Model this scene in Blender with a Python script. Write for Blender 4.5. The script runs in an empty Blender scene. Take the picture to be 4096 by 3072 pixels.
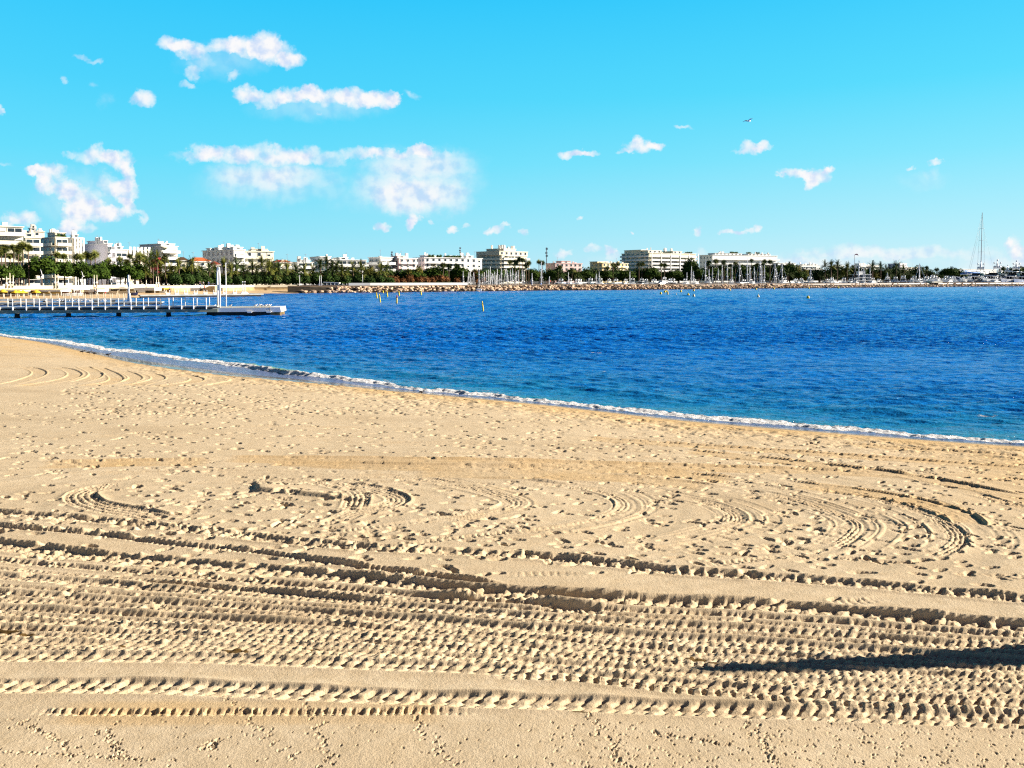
import bpy, math, random
import numpy as np
from mathutils import Vector, Matrix

# ------------------------------------------------------------------ camera
sc = bpy.context.scene
col = sc.collection
F = 3185.0                      # focal length in photo pixels (photo is 4096 wide)
CAMZ = 4.5                      # metres above the water
PITCH = math.radians(2.5)
PPY = 1115 + F * math.tan(PITCH)
cam_data = bpy.data.cameras.new('camera')
cam_data.sensor_width = 36.0
cam_data.lens = 36.0 * F / 4096.0
cam_data.shift_y = (PPY - 1536) / 4096.0
cam_data.clip_start = 0.1
cam_data.clip_end = 20000
cam = bpy.data.objects.new('camera', cam_data)
col.objects.link(cam)
cam.location = (0, 0, CAMZ)
cam.rotation_euler = (math.radians(90) - PITCH, 0, 0)
sc.camera = cam
sc.view_settings.view_transform = 'Standard'
sc.view_settings.look = 'None'
sc.view_settings.gamma = 1.0
EXPO = 1.35
sc.view_settings.exposure = EXPO
sc.cycles.use_denoising = False
sc.cycles.pixel_filter_type = 'BLACKMAN_HARRIS'
sc.cycles.filter_width = 1.25
sc.cycles.max_bounces = 6
sc.cycles.diffuse_bounces = 2
sc.cycles.glossy_bounces = 3
sc.cycles.transparent_max_bounces = 8

# ------------------------------------------------------------------ sun and sky
SUN_EL = math.radians(20.0)
SUN_DIR = Vector((math.cos(math.radians(6)), math.sin(math.radians(6)), 0)) * math.cos(SUN_EL) + Vector((0, 0, math.sin(SUN_EL)))
sd_ = bpy.data.lights.new('sun', 'SUN')
sd_.energy = 5.0
sd_.angle = math.radians(0.5)
sd_.color = (1.0, 0.90, 0.76)
sun = bpy.data.objects.new('sun', sd_)
col.objects.link(sun)
sun.rotation_euler = SUN_DIR.to_track_quat('Z', 'Y').to_euler()
sun.location = (60, 10, 40)

CP, SP = math.cos(PITCH), math.sin(PITCH)


def ray(px, py):
    """direction (y == 1) of the view ray through a photo pixel"""
    a = (px - 2048) / F
    b = -(py - PPY) / F
    d = Vector((a, CP + b * SP, -SP + b * CP))
    return d / d.y


def at_depth(px, py, Y):
    d = ray(px, py)
    return Vector((d.x * Y, Y, CAMZ + d.z * Y))


def at_level(px, py, z=0.0):
    d = ray(px, py)
    t = (z - CAMZ) / d.z
    return Vector((d.x * t, t, z))


class NT:
    """small node tree helper"""
    def __init__(self, tree):
        self.t = tree
        tree.nodes.clear()

    def n(self, kind, **kw):
        nd = self.t.nodes.new(kind)
        for k, v in kw.items():
            setattr(nd, k, v)
        return nd

    def link(self, a, b):
        self.t.links.new(a, b)

    def put(self, sock, v):
        if isinstance(v, bpy.types.NodeSocket):
            self.t.links.new(v, sock)
        elif v is not None:
            sock.default_value = v

    def math(self, op, a, b=None, c=None, clamp=False):
        nd = self.n('ShaderNodeMath', operation=op, use_clamp=clamp)
        self.put(nd.inputs[0], a)
        self.put(nd.inputs[1], b)
        if c is not None:
            self.put(nd.inputs[2], c)
        return nd.outputs[0]

    def vmath(self, op, a, b=None, out=0):
        nd = self.n('ShaderNodeVectorMath', operation=op)
        self.put(nd.inputs[0], a)
        self.put(nd.inputs[1], b)
        return nd.outputs[out]

    def noise(self, vec, scale, detail=4, rough=0.5, out='Fac', dist=0.0):
        nd = self.n('ShaderNodeTexNoise')
        self.put(nd.inputs['Vector'], vec)
        nd.inputs['Scale'].default_value = scale
        nd.inputs['Detail'].default_value = detail
        nd.inputs['Roughness'].default_value = rough
        nd.inputs['Distortion'].default_value = dist
        return nd.outputs[out]

    def maprange(self, v, a, b, c=0.0, d=1.0, smooth=True):
        nd = self.n('ShaderNodeMapRange')
        nd.interpolation_type = 'SMOOTHSTEP' if smooth else 'LINEAR'
        self.put(nd.inputs['Value'], v)
        nd.inputs['From Min'].default_value = a
        nd.inputs['From Max'].default_value = b
        nd.inputs['To Min'].default_value = c
        nd.inputs['To Max'].default_value = d
        return nd.outputs['Result']

    def mix(self, f, a, b, mode='MIX'):
        nd = self.n('ShaderNodeMixRGB', blend_type=mode)
        self.put(nd.inputs[0], f)
        self.put(nd.inputs[1], a)
        self.put(nd.inputs[2], b)
        return nd.outputs[0]

    def ramp(self, v, stops):
        nd = self.n('ShaderNodeValToRGB')
        self.put(nd.inputs[0], v)
        cr = nd.color_ramp
        while len(cr.elements) < len(stops):
            cr.elements.new(0.5)
        for e, (p, c) in zip(cr.elements, stops):
            e.position = p
            e.color = (*c, 1)
        return nd.outputs[0]


def srgb(r, g, b):
    def f(v):
        v /= 255.0
        return v / 12.92 if v <= 0.04045 else ((v + 0.055) / 1.055) ** 2.4
    return (f(r), f(g), f(b))


world = bpy.data.worlds.new("World")
sc.world = world
world.use_nodes = True
w = NT(world.node_tree)
tc = w.n('ShaderNodeTexCoord')
sep = w.n('ShaderNodeSeparateXYZ')
w.link(tc.outputs['Generated'], sep.inputs[0])
wx, wy, wz = sep.outputs
EX = 2 ** EXPO
BG = 0.1


def skyc(r, g, b):
    return tuple(v / EX for v in srgb(r, g, b))


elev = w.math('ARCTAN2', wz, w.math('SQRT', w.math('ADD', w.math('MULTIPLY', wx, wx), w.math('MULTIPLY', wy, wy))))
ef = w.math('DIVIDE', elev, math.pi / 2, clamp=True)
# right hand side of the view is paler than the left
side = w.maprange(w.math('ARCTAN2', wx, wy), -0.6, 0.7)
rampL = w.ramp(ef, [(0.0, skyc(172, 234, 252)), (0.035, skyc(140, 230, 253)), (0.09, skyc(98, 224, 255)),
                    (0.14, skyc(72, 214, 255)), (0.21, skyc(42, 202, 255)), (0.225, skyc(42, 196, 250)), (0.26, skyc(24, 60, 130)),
                    (0.33, skyc(20, 20, 48)), (1.0, skyc(16, 12, 24))])  # unseen upper sky kept dark to weaken the fill light
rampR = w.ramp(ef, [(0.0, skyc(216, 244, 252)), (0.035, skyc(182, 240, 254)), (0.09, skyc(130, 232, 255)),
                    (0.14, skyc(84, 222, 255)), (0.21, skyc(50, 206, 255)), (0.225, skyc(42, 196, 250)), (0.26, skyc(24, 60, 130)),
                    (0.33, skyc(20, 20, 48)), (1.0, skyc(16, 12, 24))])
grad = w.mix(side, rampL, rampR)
sky = w.n('ShaderNodeTexSky', sky_type='NISHITA')
sky.sun_disc = False
sky.sun_elevation = SUN_EL
sky.sun_rotation = math.radians(84)
skyn = w.mix(1.0, sky.outputs[0], (0.045, 0.05, 0.06, 1), 'MULTIPLY')
base = w.mix(0.06, grad, skyn)
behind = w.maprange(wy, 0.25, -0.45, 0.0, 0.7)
base = w.mix(behind, base, (*skyc(56, 60, 104), 1))  # sky behind the camera dimmed so that shadows get less fill

# clouds: soft lobes at fixed sky directions, broken up by noise
comb = w.n('ShaderNodeCombineXYZ')
wyc = w.math('MAXIMUM', wy, 0.05)
w.put(comb.inputs[0], w.math('MULTIPLY_ADD', w.math('DIVIDE', wx, wyc), F / 100.0, 0.0))
w.put(comb.inputs[1], w.math('MULTIPLY_ADD', w.math('DIVIDE', wz, wyc), F / 100.0, 0.0))
comb.inputs[2].default_value = 0.0
uv = comb.outputs[0]
warp = w.vmath('SUBTRACT', w.noise(uv, 1.1, 5, 0.62, out='Color'), (0.5, 0.5, 0.5))
warp2 = w.vmath('MULTIPLY', warp, (1.3, 1.0, 0))
uvw = w.vmath('ADD', uv, warp2)


def lobes(lst, grow=1.0):
    acc = None
    for (cx, cy, rx, ry, d) in lst:
        rx, ry = rx * grow, ry * grow
        r = ray(cx, cy)
        c = (r.x * F / 100, r.z * F / 100, 0)
        q = w.vmath('MULTIPLY', w.vmath('SUBTRACT', uvw, c), (100.0 / rx, 100.0 / ry, 0))
        v = w.math('MAXIMUM', w.math('MULTIPLY_ADD', w.vmath('DOT_PRODUCT', q, q, out=1), -1.0, 1.0), 0.0)
        acc = w.math('MULTIPLY', v, d) if acc is None else w.math('MULTIPLY_ADD', v, d, acc)
    return acc


HARD = [
 (700,175,75,36,1),(760,200,75,36,.8),(900,185,70,40,1),(980,185,85,48,1),(1060,175,60,55,1),(1100,215,85,55,1),(1160,245,55,35,.9),(800,245,80,50,.45),(770,290,45,24,.5),(940,298,32,22,.6),(745,333,38,16,.55),
 (330,228,40,16,.5),(375,248,30,14,.5),(250,318,22,15,.5),(575,392,62,34,1),(430,400,50,40,.3),(5,440,18,16,.7),(372,340,35,12,.35),
 (985,378,55,32,1),(1080,395,80,36,.8),(1180,385,80,42,1),(1250,375,60,30,1),(1330,395,80,38,.8),(1430,395,80,42,1),(1530,398,80,34,1),(1580,400,40,24,.8),(1650,375,35,16,.4),(1278,455,22,14,.5),
 (810,618,75,38,.8),(900,628,110,40,.8),(1030,616,110,42,.75),(1150,630,100,42,.7),(1230,612,90,42,.8),(710,620,50,22,.4),(1340,640,70,30,.5),(1440,613,80,30,.75),(1540,622,90,34,.75),(1650,616,90,34,.75),(1760,628,90,32,.65),(1660,690,150,60,.25),(1680,600,50,20,.7),
 (380,625,90,38,1),(470,640,70,45,1),(510,690,40,50,.9),(500,760,60,55,1),(520,820,45,40,1),(430,740,60,50,.7),(200,690,80,36,1),(140,685,50,20,.8),(180,740,45,36,.9),(260,760,55,45,1),(320,800,80,60,1),(380,850,80,50,1),(290,870,65,55,1),(260,915,50,30,1),(450,850,55,35,.9),(565,865,18,30,.7),(90,870,70,35,.9),(40,895,40,20,.6),(270,620,30,14,.5),(350,920,60,20,.6),(20,668,40,10,.4),
 (1655,870,28,38,1),(1640,895,30,25,.9),(1528,910,32,22,1),(1720,882,14,10,.6),(1815,912,26,22,.9),(1860,902,14,10,.6),(1970,922,40,18,.9),(2020,908,26,10,.7),(2088,924,26,18,.8),
 (2285,612,50,20,1),(2350,612,60,14,.9),(2560,585,60,28,1),(2620,588,32,20,.9),(2550,555,28,16,.6),(2505,605,40,10,.6),(2740,512,40,10,.5),(3000,592,40,28,.9),(3050,590,36,26,1),(2960,605,30,12,.5),
 (3190,690,70,24,1),(3270,700,70,34,1),(3240,730,36,26,1),(3320,680,32,14,.8),(3125,700,22,8,.5),(3650,662,25,10,.6),(3740,655,32,14,.8),(3720,700,60,30,.35),
 (2795,926,24,22,.9),(2900,930,35,12,.8),(2960,935,40,14,.9),(3015,920,26,20,1),(2322,875,12,10,.7),(2530,922,14,9,.7),(2430,1000,26,22,.8),(2365,1000,40,18,.6),(2450,1030,30,30,.7),(2250,1015,40,20,.8),(2810,1010,28,30,.4),
 (4050,980,50,45,.8),(4085,1050,60,70,.9),(4020,960,28,22,.6),
]
SOFT = [
 (900,240,230,90,.35),(1060,735,330,100,.5),(1120,690,330,70,.4),(1680,730,290,140,.65),(1700,800,230,90,.4),(1500,780,260,90,.3),(1280,430,330,70,.4),(330,790,230,150,.4),(1660,640,330,70,.4),
 (3600,1010,480,32,.6),(3350,1050,520,46,.45),(3000,1080,500,60,.35),(3960,1060,190,50,.5),(2450,1080,280,70,.3),(3700,720,130,50,.25),(2000,1080,400,60,.15),
]
hard = lobes(HARD, 1.14)
soft = lobes(SOFT)
fb = w.noise(uv, 1.7, 6, 0.5)
fb2 = w.noise(uv, 0.9, 5, 0.55)
hs = w.math('ADD', hard, w.math('MULTIPLY', w.math('SUBTRACT', fb, 0.5), 0.65))
ha = w.math('MULTIPLY', w.maprange(hs, -0.08, 1.25), w.maprange(hard, 0.0, 0.45))
sa = w.math('MULTIPLY', w.maprange(soft, 0.0, 1.0), w.maprange(fb2, 0.2, 0.75, 0.7, 1.0))
ahead = w.math('GREATER_THAN', wy, 0.06)
alpha = w.math('MULTIPLY', w.math('MULTIPLY', w.math('MAXIMUM', ha, sa), 0.96), ahead)
# lit upper right parts white, lower parts faintly blue grey
fbL = w.noise(w.vmath('ADD', uv, (0.25, 0.22, 0)), 1.7, 6, 0.5)
relief = w.maprange(w.math('SUBTRACT', fb, fbL), -0.25, 0.12)
ccol = w.mix(relief, (*skyc(206, 222, 250), 1), (*skyc(255, 252, 252), 1))
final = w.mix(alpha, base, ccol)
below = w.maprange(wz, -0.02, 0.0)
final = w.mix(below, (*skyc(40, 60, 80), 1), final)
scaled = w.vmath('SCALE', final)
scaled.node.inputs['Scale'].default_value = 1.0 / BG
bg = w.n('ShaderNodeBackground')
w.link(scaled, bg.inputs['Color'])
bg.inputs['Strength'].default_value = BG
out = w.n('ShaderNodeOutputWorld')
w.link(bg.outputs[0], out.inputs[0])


# ------------------------------------------------------------------ helpers
def mat(name, c, rough=0.8, var=0.0, scale=3.0, metallic=0.0, spec=0.3, c2=None, bump=0.0, bscale=20.0):
    m = bpy.data.materials.new(name)
    m.use_nodes = True
    t = NT(m.node_tree)
    p = t.n('ShaderNodeBsdfPrincipled')
    o = t.n('ShaderNodeOutputMaterial')
    t.link(p.outputs[0], o.inputs[0])
    p.inputs['Roughness'].default_value = rough
    p.inputs['Metallic'].default_value = metallic
    p.inputs['Specular IOR Level'].default_value = spec
    co = t.n('ShaderNodeTexCoord').outputs['Object']
    if c2 is None:
        c2 = tuple(v * (1 - var) for v in c)
    nz = t.maprange(t.noise(co, scale, 4, 0.6), 0.32, 0.68)
    t.link(t.mix(nz, (*c, 1), (*c2, 1)), p.inputs['Base Color'])
    if bump:
        b = t.n('ShaderNodeBump')
        b.inputs['Strength'].default_value = bump
        b.inputs['Distance'].default_value = 0.1
        t.link(t.noise(co, bscale, 3), b.inputs['Height'])
        t.link(b.outputs[0], p.inputs['Normal'])
    return m


def vnoise(x, y, seed=0):
    xi = np.floor(x).astype(np.int64)
    yi = np.floor(y).astype(np.int64)
    fx = x - xi
    fy = y - yi
    fx = fx * fx * (3 - 2 * fx)
    fy = fy * fy * (3 - 2 * fy)

    def h(a, b):
        n = (a * 374761393 + b * 668265263 + seed * 974711) & 0xFFFFFFFF
        n = ((n ^ (n >> 13)) * 1274126177) & 0xFFFFFFFF
        n = n ^ (n >> 16)
        return (n & 0xFFFF) / 65535.0
    a = h(xi, yi)
    b = h(xi + 1, yi)
    c = h(xi, yi + 1)
    d = h(xi + 1, yi + 1)
    return (a + (b - a) * fx) * (1 - fy) + (c + (d - c) * fx) * fy


def fbm(x, y, oct=4, seed=0, gain=0.5):
    s = 0
    a = 1.0
    tot = 0
    for i in range(oct):
        s = s + a * vnoise(x * 2 ** i + 13.7 * i, y * 2 ** i + 7.1 * i, seed + i)
        tot += a
        a *= gain
    return s / tot


def grid_mesh(name, X, Y, Z, attrs, material, keep=None):
    R, C_ = X.shape
    me = bpy.data.meshes.new(name)
    idx = np.arange(R * C_).reshape(R, C_)
    q = np.stack([idx[:-1, :-1], idx[:-1, 1:], idx[1:, 1:], idx[1:, :-1]], axis=-1)
    if keep is not None:
        q = q[keep[:-1, :-1] | keep[1:, 1:] | keep[:-1, 1:] | keep[1:, :-1]]
    q = q.reshape(-1, 4)
    used = np.zeros(R * C_, dtype=bool)
    used[q.ravel()] = True
    remap = np.cumsum(used) - 1
    q = remap[q]
    co = np.stack([X.ravel()[used], Y.ravel()[used], Z.ravel()[used]], axis=1).astype(np.float32)
    me.vertices.add(len(co))
    me.vertices.foreach_set('co', co.ravel())
    nq = len(q)
    me.loops.add(nq * 4)
    me.loops.foreach_set('vertex_index', q.ravel().astype(np.int32))
    me.polygons.add(nq)
    me.polygons.foreach_set('loop_start', np.arange(0, nq * 4, 4, dtype=np.int32))
    me.polygons.foreach_set('loop_total', np.full(nq, 4, dtype=np.int32))
    me.polygons.foreach_set('use_smooth', np.ones(nq, dtype=bool))
    me.update(calc_edges=True)
    for k, v in attrs.items():
        a = me.attributes.new(k, 'FLOAT', 'POINT')
        a.data.foreach_set('value', v.ravel()[used].astype(np.float32))
    me.materials.append(material)
    ob = bpy.data.objects.new(name, me)
    col.objects.link(ob)
    return ob


# ------------------------------------------------------------------ shoreline
SHORE_PX = [(4096, 1778), (3700, 1757), (3300, 1722), (2900, 1693), (2600, 1663), (2300, 1627), (2048, 1600), (1750, 1574), (1450, 1540),
            (1200, 1515), (1000, 1498), (800, 1473), (600, 1445), (400, 1410), (200, 1370), (0, 1342)]
sh = [at_level(a, b) for a, b in SHORE_PX]
shx = [p.x for p in sh][::-1]
shy = [p.y for p in sh][::-1]
shx = np.array([-400, -110, -75] + shx + [30, 60, 400])
shy = np.array([150, 108, 88] + shy + [15.5, 7.0, -60])


def shore_y(x):
    # smoothed interpolation of the shoreline
    s = 0
    for k in (-1.5, -0.75, 0, 0.75, 1.5):
        s = s + np.interp(x + k, shx, shy)
    return s / 5


def shore_dist(x, y):
    e = 0.5
    sl = (shore_y(x + e) - shore_y(x - e)) / (2 * e)
    return (shore_y(x) - y) / np.sqrt(1 + sl * sl)      # positive on the sand


def sand_base(sd):
    up = 1.0 * (1 - np.exp(-np.maximum(sd, 0) / 9.0))
    dn = np.maximum(0.07 * np.minimum(sd, 0), -1.6)
    return up + dn


def ground_at(px, py):
    d = ray(px, py)
    z = 0.5
    for _ in range(25):
        t = (z - CAMZ) / d.z
        z = float(sand_base(shore_dist(np.array([d.x * t]), np.array([t])))[0])
    return (d.x * t, t, z)
# ------------------------------------------------------------------ materials of the setting
def sand_material():
    m = bpy.data.materials.new('beach sand')
    m.use_nodes = True
    t = NT(m.node_tree)
    p = t.n('ShaderNodeBsdfPrincipled')
    o = t.n('ShaderNodeOutputMaterial')
    t.link(p.outputs[0], o.inputs[0])
    pos = t.n('ShaderNodeNewGeometry').outputs['Position']
    wet = t.n('ShaderNodeAttribute', attribute_name='wet').outputs['Fac']
    damp = t.n('ShaderNodeAttribute', attribute_name='damp').outputs['Fac']
    weed = t.n('ShaderNodeAttribute', attribute_name='weed').outputs['Fac']
    flat = t.vmath('MULTIPLY', pos, (1, 1, 0))
    n1 = t.noise(flat, 0.55, 5, 0.6)
    n2 = t.noise(flat, 6.0, 5, 0.65)
    n3 = t.noise(flat, 70.0, 3, 0.7)
    n4 = t.noise(flat, 260.0, 2, 0.7)
    dry = t.mix(t.maprange(n1, 0.35, 0.65), (0.60, 0.475, 0.315, 1), (0.65, 0.525, 0.36, 1))
    dry = t.mix(t.maprange(n2, 0.3, 0.75), dry, (0.53, 0.41, 0.26, 1))
    dry = t.mix(t.maprange(t.noise(t.vmath('MULTIPLY', pos, (0.16, 0.42, 0)), 1.0, 4, 0.6), 0.5, 0.72), dry, (0.50, 0.385, 0.245, 1))
    d2 = t.math('ADD', damp, t.math('MULTIPLY', t.math('SUBTRACT', n1, 0.5), 1.0))
    dry = t.mix(t.maprange(d2, 0.15, 0.9), dry, (0.56, 0.385, 0.19, 1))
    grain = t.math('ADD', t.math('MULTIPLY', n3, 0.5), t.math('MULTIPLY', n4, 0.5))
    g = t.maprange(grain, 0.28, 0.72, 0.62, 1.32, smooth=False)
    dry = t.vmath('MULTIPLY', dry, t.n('ShaderNodeCombineXYZ').outputs[0])
    cb = dry.node.inputs[1].links[0].from_node
    for k in range(3):
        t.link(g, cb.inputs[k])
    wz_ = t.maprange(t.math('ADD', weed, t.math('MULTIPLY', t.math('SUBTRACT', t.noise(flat, 35.0, 4, 0.7), 0.5), 1.2)), 0.35, 0.6)
    dry = t.mix(wz_, dry, (0.10, 0.06, 0.02, 1))
    # salt and pepper of small shell bits and dark grains
    sp = t.maprange(n4, 0.66, 0.74)
    dry = t.mix(t.math('MULTIPLY', sp, 0.5), dry, (0.25, 0.18, 0.1, 1))
    t.link(t.mix(wet, dry, (0.17, 0.115, 0.07, 1)), p.inputs['Base Color'])
    t.link(t.maprange(wet, 0, 1, 0.95, 0.12), p.inputs['Roughness'])
    t.link(t.maprange(wet, 0, 1, 0.1, 0.6), p.inputs['Specular IOR Level'])
    b = t.n('ShaderNodeBump')
    t.link(t.maprange(wet, 0, 1, 0.55, 0.0), b.inputs['Strength'])
    b.inputs['Distance'].default_value = 0.012
    hh = t.math('ADD', t.math('MULTIPLY', n3, 0.8), t.math('MULTIPLY', n4, 0.35))
    hh = t.math('ADD', hh, t.math('MULTIPLY', t.noise(flat, 22.0, 4, 0.6), 1.2))
    t.link(hh, b.inputs['Height'])
    t.link(b.outputs[0], p.inputs['Normal'])
    return m


# ------------------------------------------------------------------ beach sand with its tracks
rng = np.random.RandomState(7)
gy = [2.2]
while gy[-1] < 92:
    y = gy[-1]
    gy.append(y + 0.0085 * (max(y, 4.5) / 5.0) ** 1.35)
gy = np.array(gy)
gt = np.arange(-0.74, 0.74, 0.00115)
gt = np.concatenate([np.arange(-1.6, -0.75, 0.01), gt, np.arange(0.745, 1.6, 0.01)])
R_, C_ = len(gy), len(gt)
GX = gt[None, :] * (gy[:, None] + 1.0)
GY = np.repeat(gy[:, None], C_, axis=1)
SD = shore_dist(GX, GY)
print('sand grid', R_, C_)
BASE = sand_base(SD)
H = np.zeros_like(BASE)
H += (fbm(GX * 0.35, GY * 0.5, 3, 3) - 0.5) * 0.045
H += (fbm(GX * 1.6, GY * 2.2, 3, 11) - 0.5) * 0.012
# faint raked ridges following the tractor's big loops
lx, ly, _ = ground_at(1250, 2010)
ea = np.sqrt(((GX - lx) / 1.9) ** 2 + ((GY - ly) / 1.0) ** 2)
rake = (np.sin(ea * 9.5 + 5 * fbm(GX * 0.3, GY * 0.3, 2, 5)) * 0.5 + np.sin(ea * 23.0 + 3 * fbm(GX * 0.5, GY * 0.5, 2, 9)) * 0.3)
H += rake * 0.007 * np.clip((ly + 6 - GY) / 3 + 1.2, 0, 1) * np.clip((GY - 8.3) / 1.0, 0, 1)
rough = np.clip((GY - 3.8) / 1.0, 0, 1)
# trampled crumbly sand (along the water's edge and in the near foreground)
crumb = np.clip(1.6 - np.abs(SD - 2.4) / 1.6, 0, 1) * np.clip((GX + 22) / 6, 0.25, 1)
H += (fbm(GX * 3.2, GY * 3.2, 4, 21, 0.6) - 0.5) * 0.13 * crumb
near_tr = np.clip((5.9 - GY + 0.10 * GX - 0.25) / 0.5, 0, 1)
H += (fbm(GX * 14, GY * 14, 3, 31, 0.6) - 0.5) * 0.014 * near_tr * (0.35 + 0.65 * np.clip((fbm(GX * 0.8, GY * 0.8, 2, 55) - 0.35) * 4 + GX * 0.25, 0, 1))
weed = np.zeros_like(H)
dampa = np.zeros_like(H)


def window(x0, x1, y0, y1):
    r0 = max(int(np.searchsorted(gy, y0)) - 1, 0)
    r1 = min(int(np.searchsorted(gy, y1)) + 1, R_)
    if r1 <= r0:
        return None
    ya, yb = gy[r0] + 1, gy[min(r1, R_ - 1)] + 1
    tl = min(x0 / ya, x0 / yb)
    tr = max(x1 / ya, x1 / yb)
    c0 = max(int(np.searchsorted(gt, tl)) - 1, 0)
    c1 = min(int(np.searchsorted(gt, tr)) + 1, C_)
    if c1 <= c0:
        return None
    return slice(r0, r1), slice(c0, c1)


def resample(pts, step=0.18):
    """smooth polyline (Catmull-Rom) resampled evenly"""
    P = [np.array(p[:2]) for p in pts]
    P = [2 * P[0] - P[1]] + P + [2 * P[-1] - P[-2]]
    out = []
    for i in range(1, len(P) - 2):
        a, b, c, d = P[i - 1:i + 3]
        for u in np.linspace(0, 1, 24, endpoint=False):
            out.append(0.5 * ((2 * b) + (c - a) * u + (2 * a - 5 * b + 4 * c - d) * u * u + (3 * b - a - 3 * c + d) * u ** 3))
    out.append(P[-2])
    out = np.array(out)
    seg = np.hypot(*np.diff(out, axis=0).T)
    s = np.concatenate([[0], np.cumsum(seg)])
    n = max(int(s[-1] / step), 2)
    q = np.linspace(0, s[-1], n + 1)
    return np.stack([np.interp(q, s, out[:, 0]), np.interp(q, s, out[:, 1])], axis=1), q


def smooth(v, a, b):
    u = np.clip((v - a) / (b - a), 0, 1)
    return u * u * (3 - 2 * u)


def track(px, width=0.24, pitch=0.125, depth=0.03, lug=0.028, kind='chevron', bank=0.012, far_wall=0.0, fade=0.6, seed=1, rough_=0.4, damp=0.0):
    """press a tyre or crawler track along a line of photo pixels into the sand"""
    global H
    pts = [ground_at(a, b) for a, b in px]
    P, S = resample(pts)
    rad = width * 0.5 + 0.22
    V = {}
    xmin, xmax = P[:, 0].min() - rad, P[:, 0].max() + rad
    ymin, ymax = P[:, 1].min() - rad, P[:, 1].max() + rad
    w_ = window(xmin, xmax, ymin, ymax)
    if w_ is None:
        return
    ry, cx = w_
    best = np.full((ry.stop - ry.start, cx.stop - cx.start), 9.0)
    bv = np.zeros_like(best)
    bs = np.zeros_like(best)
    for i in range(len(P) - 1):
        a, b = P[i], P[i + 1]
        ww = window(min(a[0], b[0]) - rad, max(a[0], b[0]) + rad, min(a[1], b[1]) - rad, max(a[1], b[1]) + rad)
        if ww is None:
            continue
        r_, c_ = ww
        r_ = slice(max(r_.start, ry.start), min(r_.stop, ry.stop))
        c_ = slice(max(c_.start, cx.start), min(c_.stop, cx.stop))
        if r_.stop <= r_.start or c_.stop <= c_.start:
            continue
        X = GX[r_, c_]
        Y = GY[r_, c_]
        d = b - a
        L = np.hypot(*d)
        u = ((X - a[0]) * d[0] + (Y - a[1]) * d[1]) / (L * L)
        v = ((Y - a[1]) * d[0] - (X - a[0]) * d[1]) / L
        uc = np.clip(u, 0, 1)
        dist = np.hypot(X - a[0] - uc * d[0], Y - a[1] - uc * d[1])
        lr = slice(r_.start - ry.start, r_.stop - ry.start)
        lc = slice(c_.start - cx.start, c_.stop - cx.start)
        bb = best[lr, lc]
        up = dist < bb
        bb[up] = dist[up]
        bv[lr, lc][up] = (np.sign(v) * dist)[up]
        bs[lr, lc][up] = (S[i] + uc * L)[up]
    on = best < rad
    if not on.any():
        return
    X = GX[ry, cx][on]
    Y = GY[ry, cx][on]
    v = bv[on] + (fbm(X * 2.5, Y * 2.5, 2, seed + 5) - 0.5) * 0.012
    s = bs[on] + (fbm(X * 1.6, Y * 1.6, 3, seed + 8) - 0.5) * 0.10
    hw = width / 2
    ends = smooth(s, 0, fade) * smooth(S[-1] - s, 0, fade)
    str_ = 0.62 + 0.76 * fbm(s * 0.7, s * 0 + seed, 3, seed)          # some stretches are pressed deeper
    inside = smooth(hw - np.abs(v), -0.012, 0.018)
    q = v / hw
    if kind == 'chevron':
        ph = s / pitch + np.where(v > 0, 0.0, 0.5) - v * 0.9 / pitch
        fr = ph - np.floor(ph)
        blk = smooth(fr, 0.16, 0.32) * smooth(1.0 - fr, 0, 0.22)
        blk = blk * smooth(np.abs(v), 0.005, 0.02) * smooth(hw - np.abs(v), 0.0, 0.02)
    elif kind == 'bars':
        fr = s / pitch - np.floor(s / pitch)
        blk = smooth(fr, 0.1, 0.3) * smooth(0.9 - fr, 0, 0.12)
        g = (q + 1) * 1.0
        blk = blk * smooth(np.abs(v), 0.003, 0.012)
    elif kind == 'ribs':      # several ribs side by side with fine cross nicks
        k = (q + 1) * 0.5 * 5
        fr = k - np.floor(k)
        cr = s / pitch + 0.5 * (np.floor(k) % 2)
        cr = cr - np.floor(cr)
        blk = smooth(fr, 0.1, 0.35) * smooth(0.95 - fr, 0, 0.2) * (0.35 + 0.65 * smooth(cr, 0.1, 0.3) * smooth(0.95 - cr, 0, 0.2))
    else:
        blk = 0.0
    rn = (fbm(X * 11, Y * 11, 3, seed + 3, 0.6) - 0.5)
    cell = np.floor(s / pitch + np.where(v > 0, 0.0, 0.5) - v * 0.9 / pitch)
    hsh = np.sin(cell * 12.9898 + seed * 3.7 + np.where(v > 0, 0.0, 41.3)) * 43758.5453
    hsh = hsh - np.floor(hsh)
    blk = blk * (0.55 + 0.7 * hsh) * (1 + rn * 2.2 * (rough_ + 0.25))
    depth, lug = depth * 0.72, lug * 0.68
    hin = -depth + lug * np.clip(blk, 0, 1.6) + rn * 0.012 * rough_ * 2
    edge = np.abs(v) - hw
    bk = bank * np.exp(-(edge / 0.045) ** 2) * (edge > -0.02)
    fw = 0
    if far_wall:
        e2 = v - hw
        nn = fbm(s * 2.0, s * 0 + seed + 2, 3, seed + 4)
        wd_ = 0.055 if far_wall > 0.055 else 0.10
        fw = far_wall * (0.62 if far_wall > 0.055 else 0.55) * np.exp(-(np.maximum(e2 - 0.005, 0) / wd_) ** 2) * smooth(e2, -0.03, 0.01) * (0.35 + 1.1 * np.clip(nn * 1.8 - 0.35, 0, 1))
    sub = H[ry, cx]
    old = sub[on]
    m = inside * ends
    smoothed = old * 0.35
    sub[on] = old * (1 - m) + (smoothed + hin * str_) * m + (bk + fw) * ends
    if damp:
        dd = dampa[ry, cx]
        dd[on] = np.maximum(dd[on], damp * ends * smooth(rad - best[on], 0, 0.15))


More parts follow.
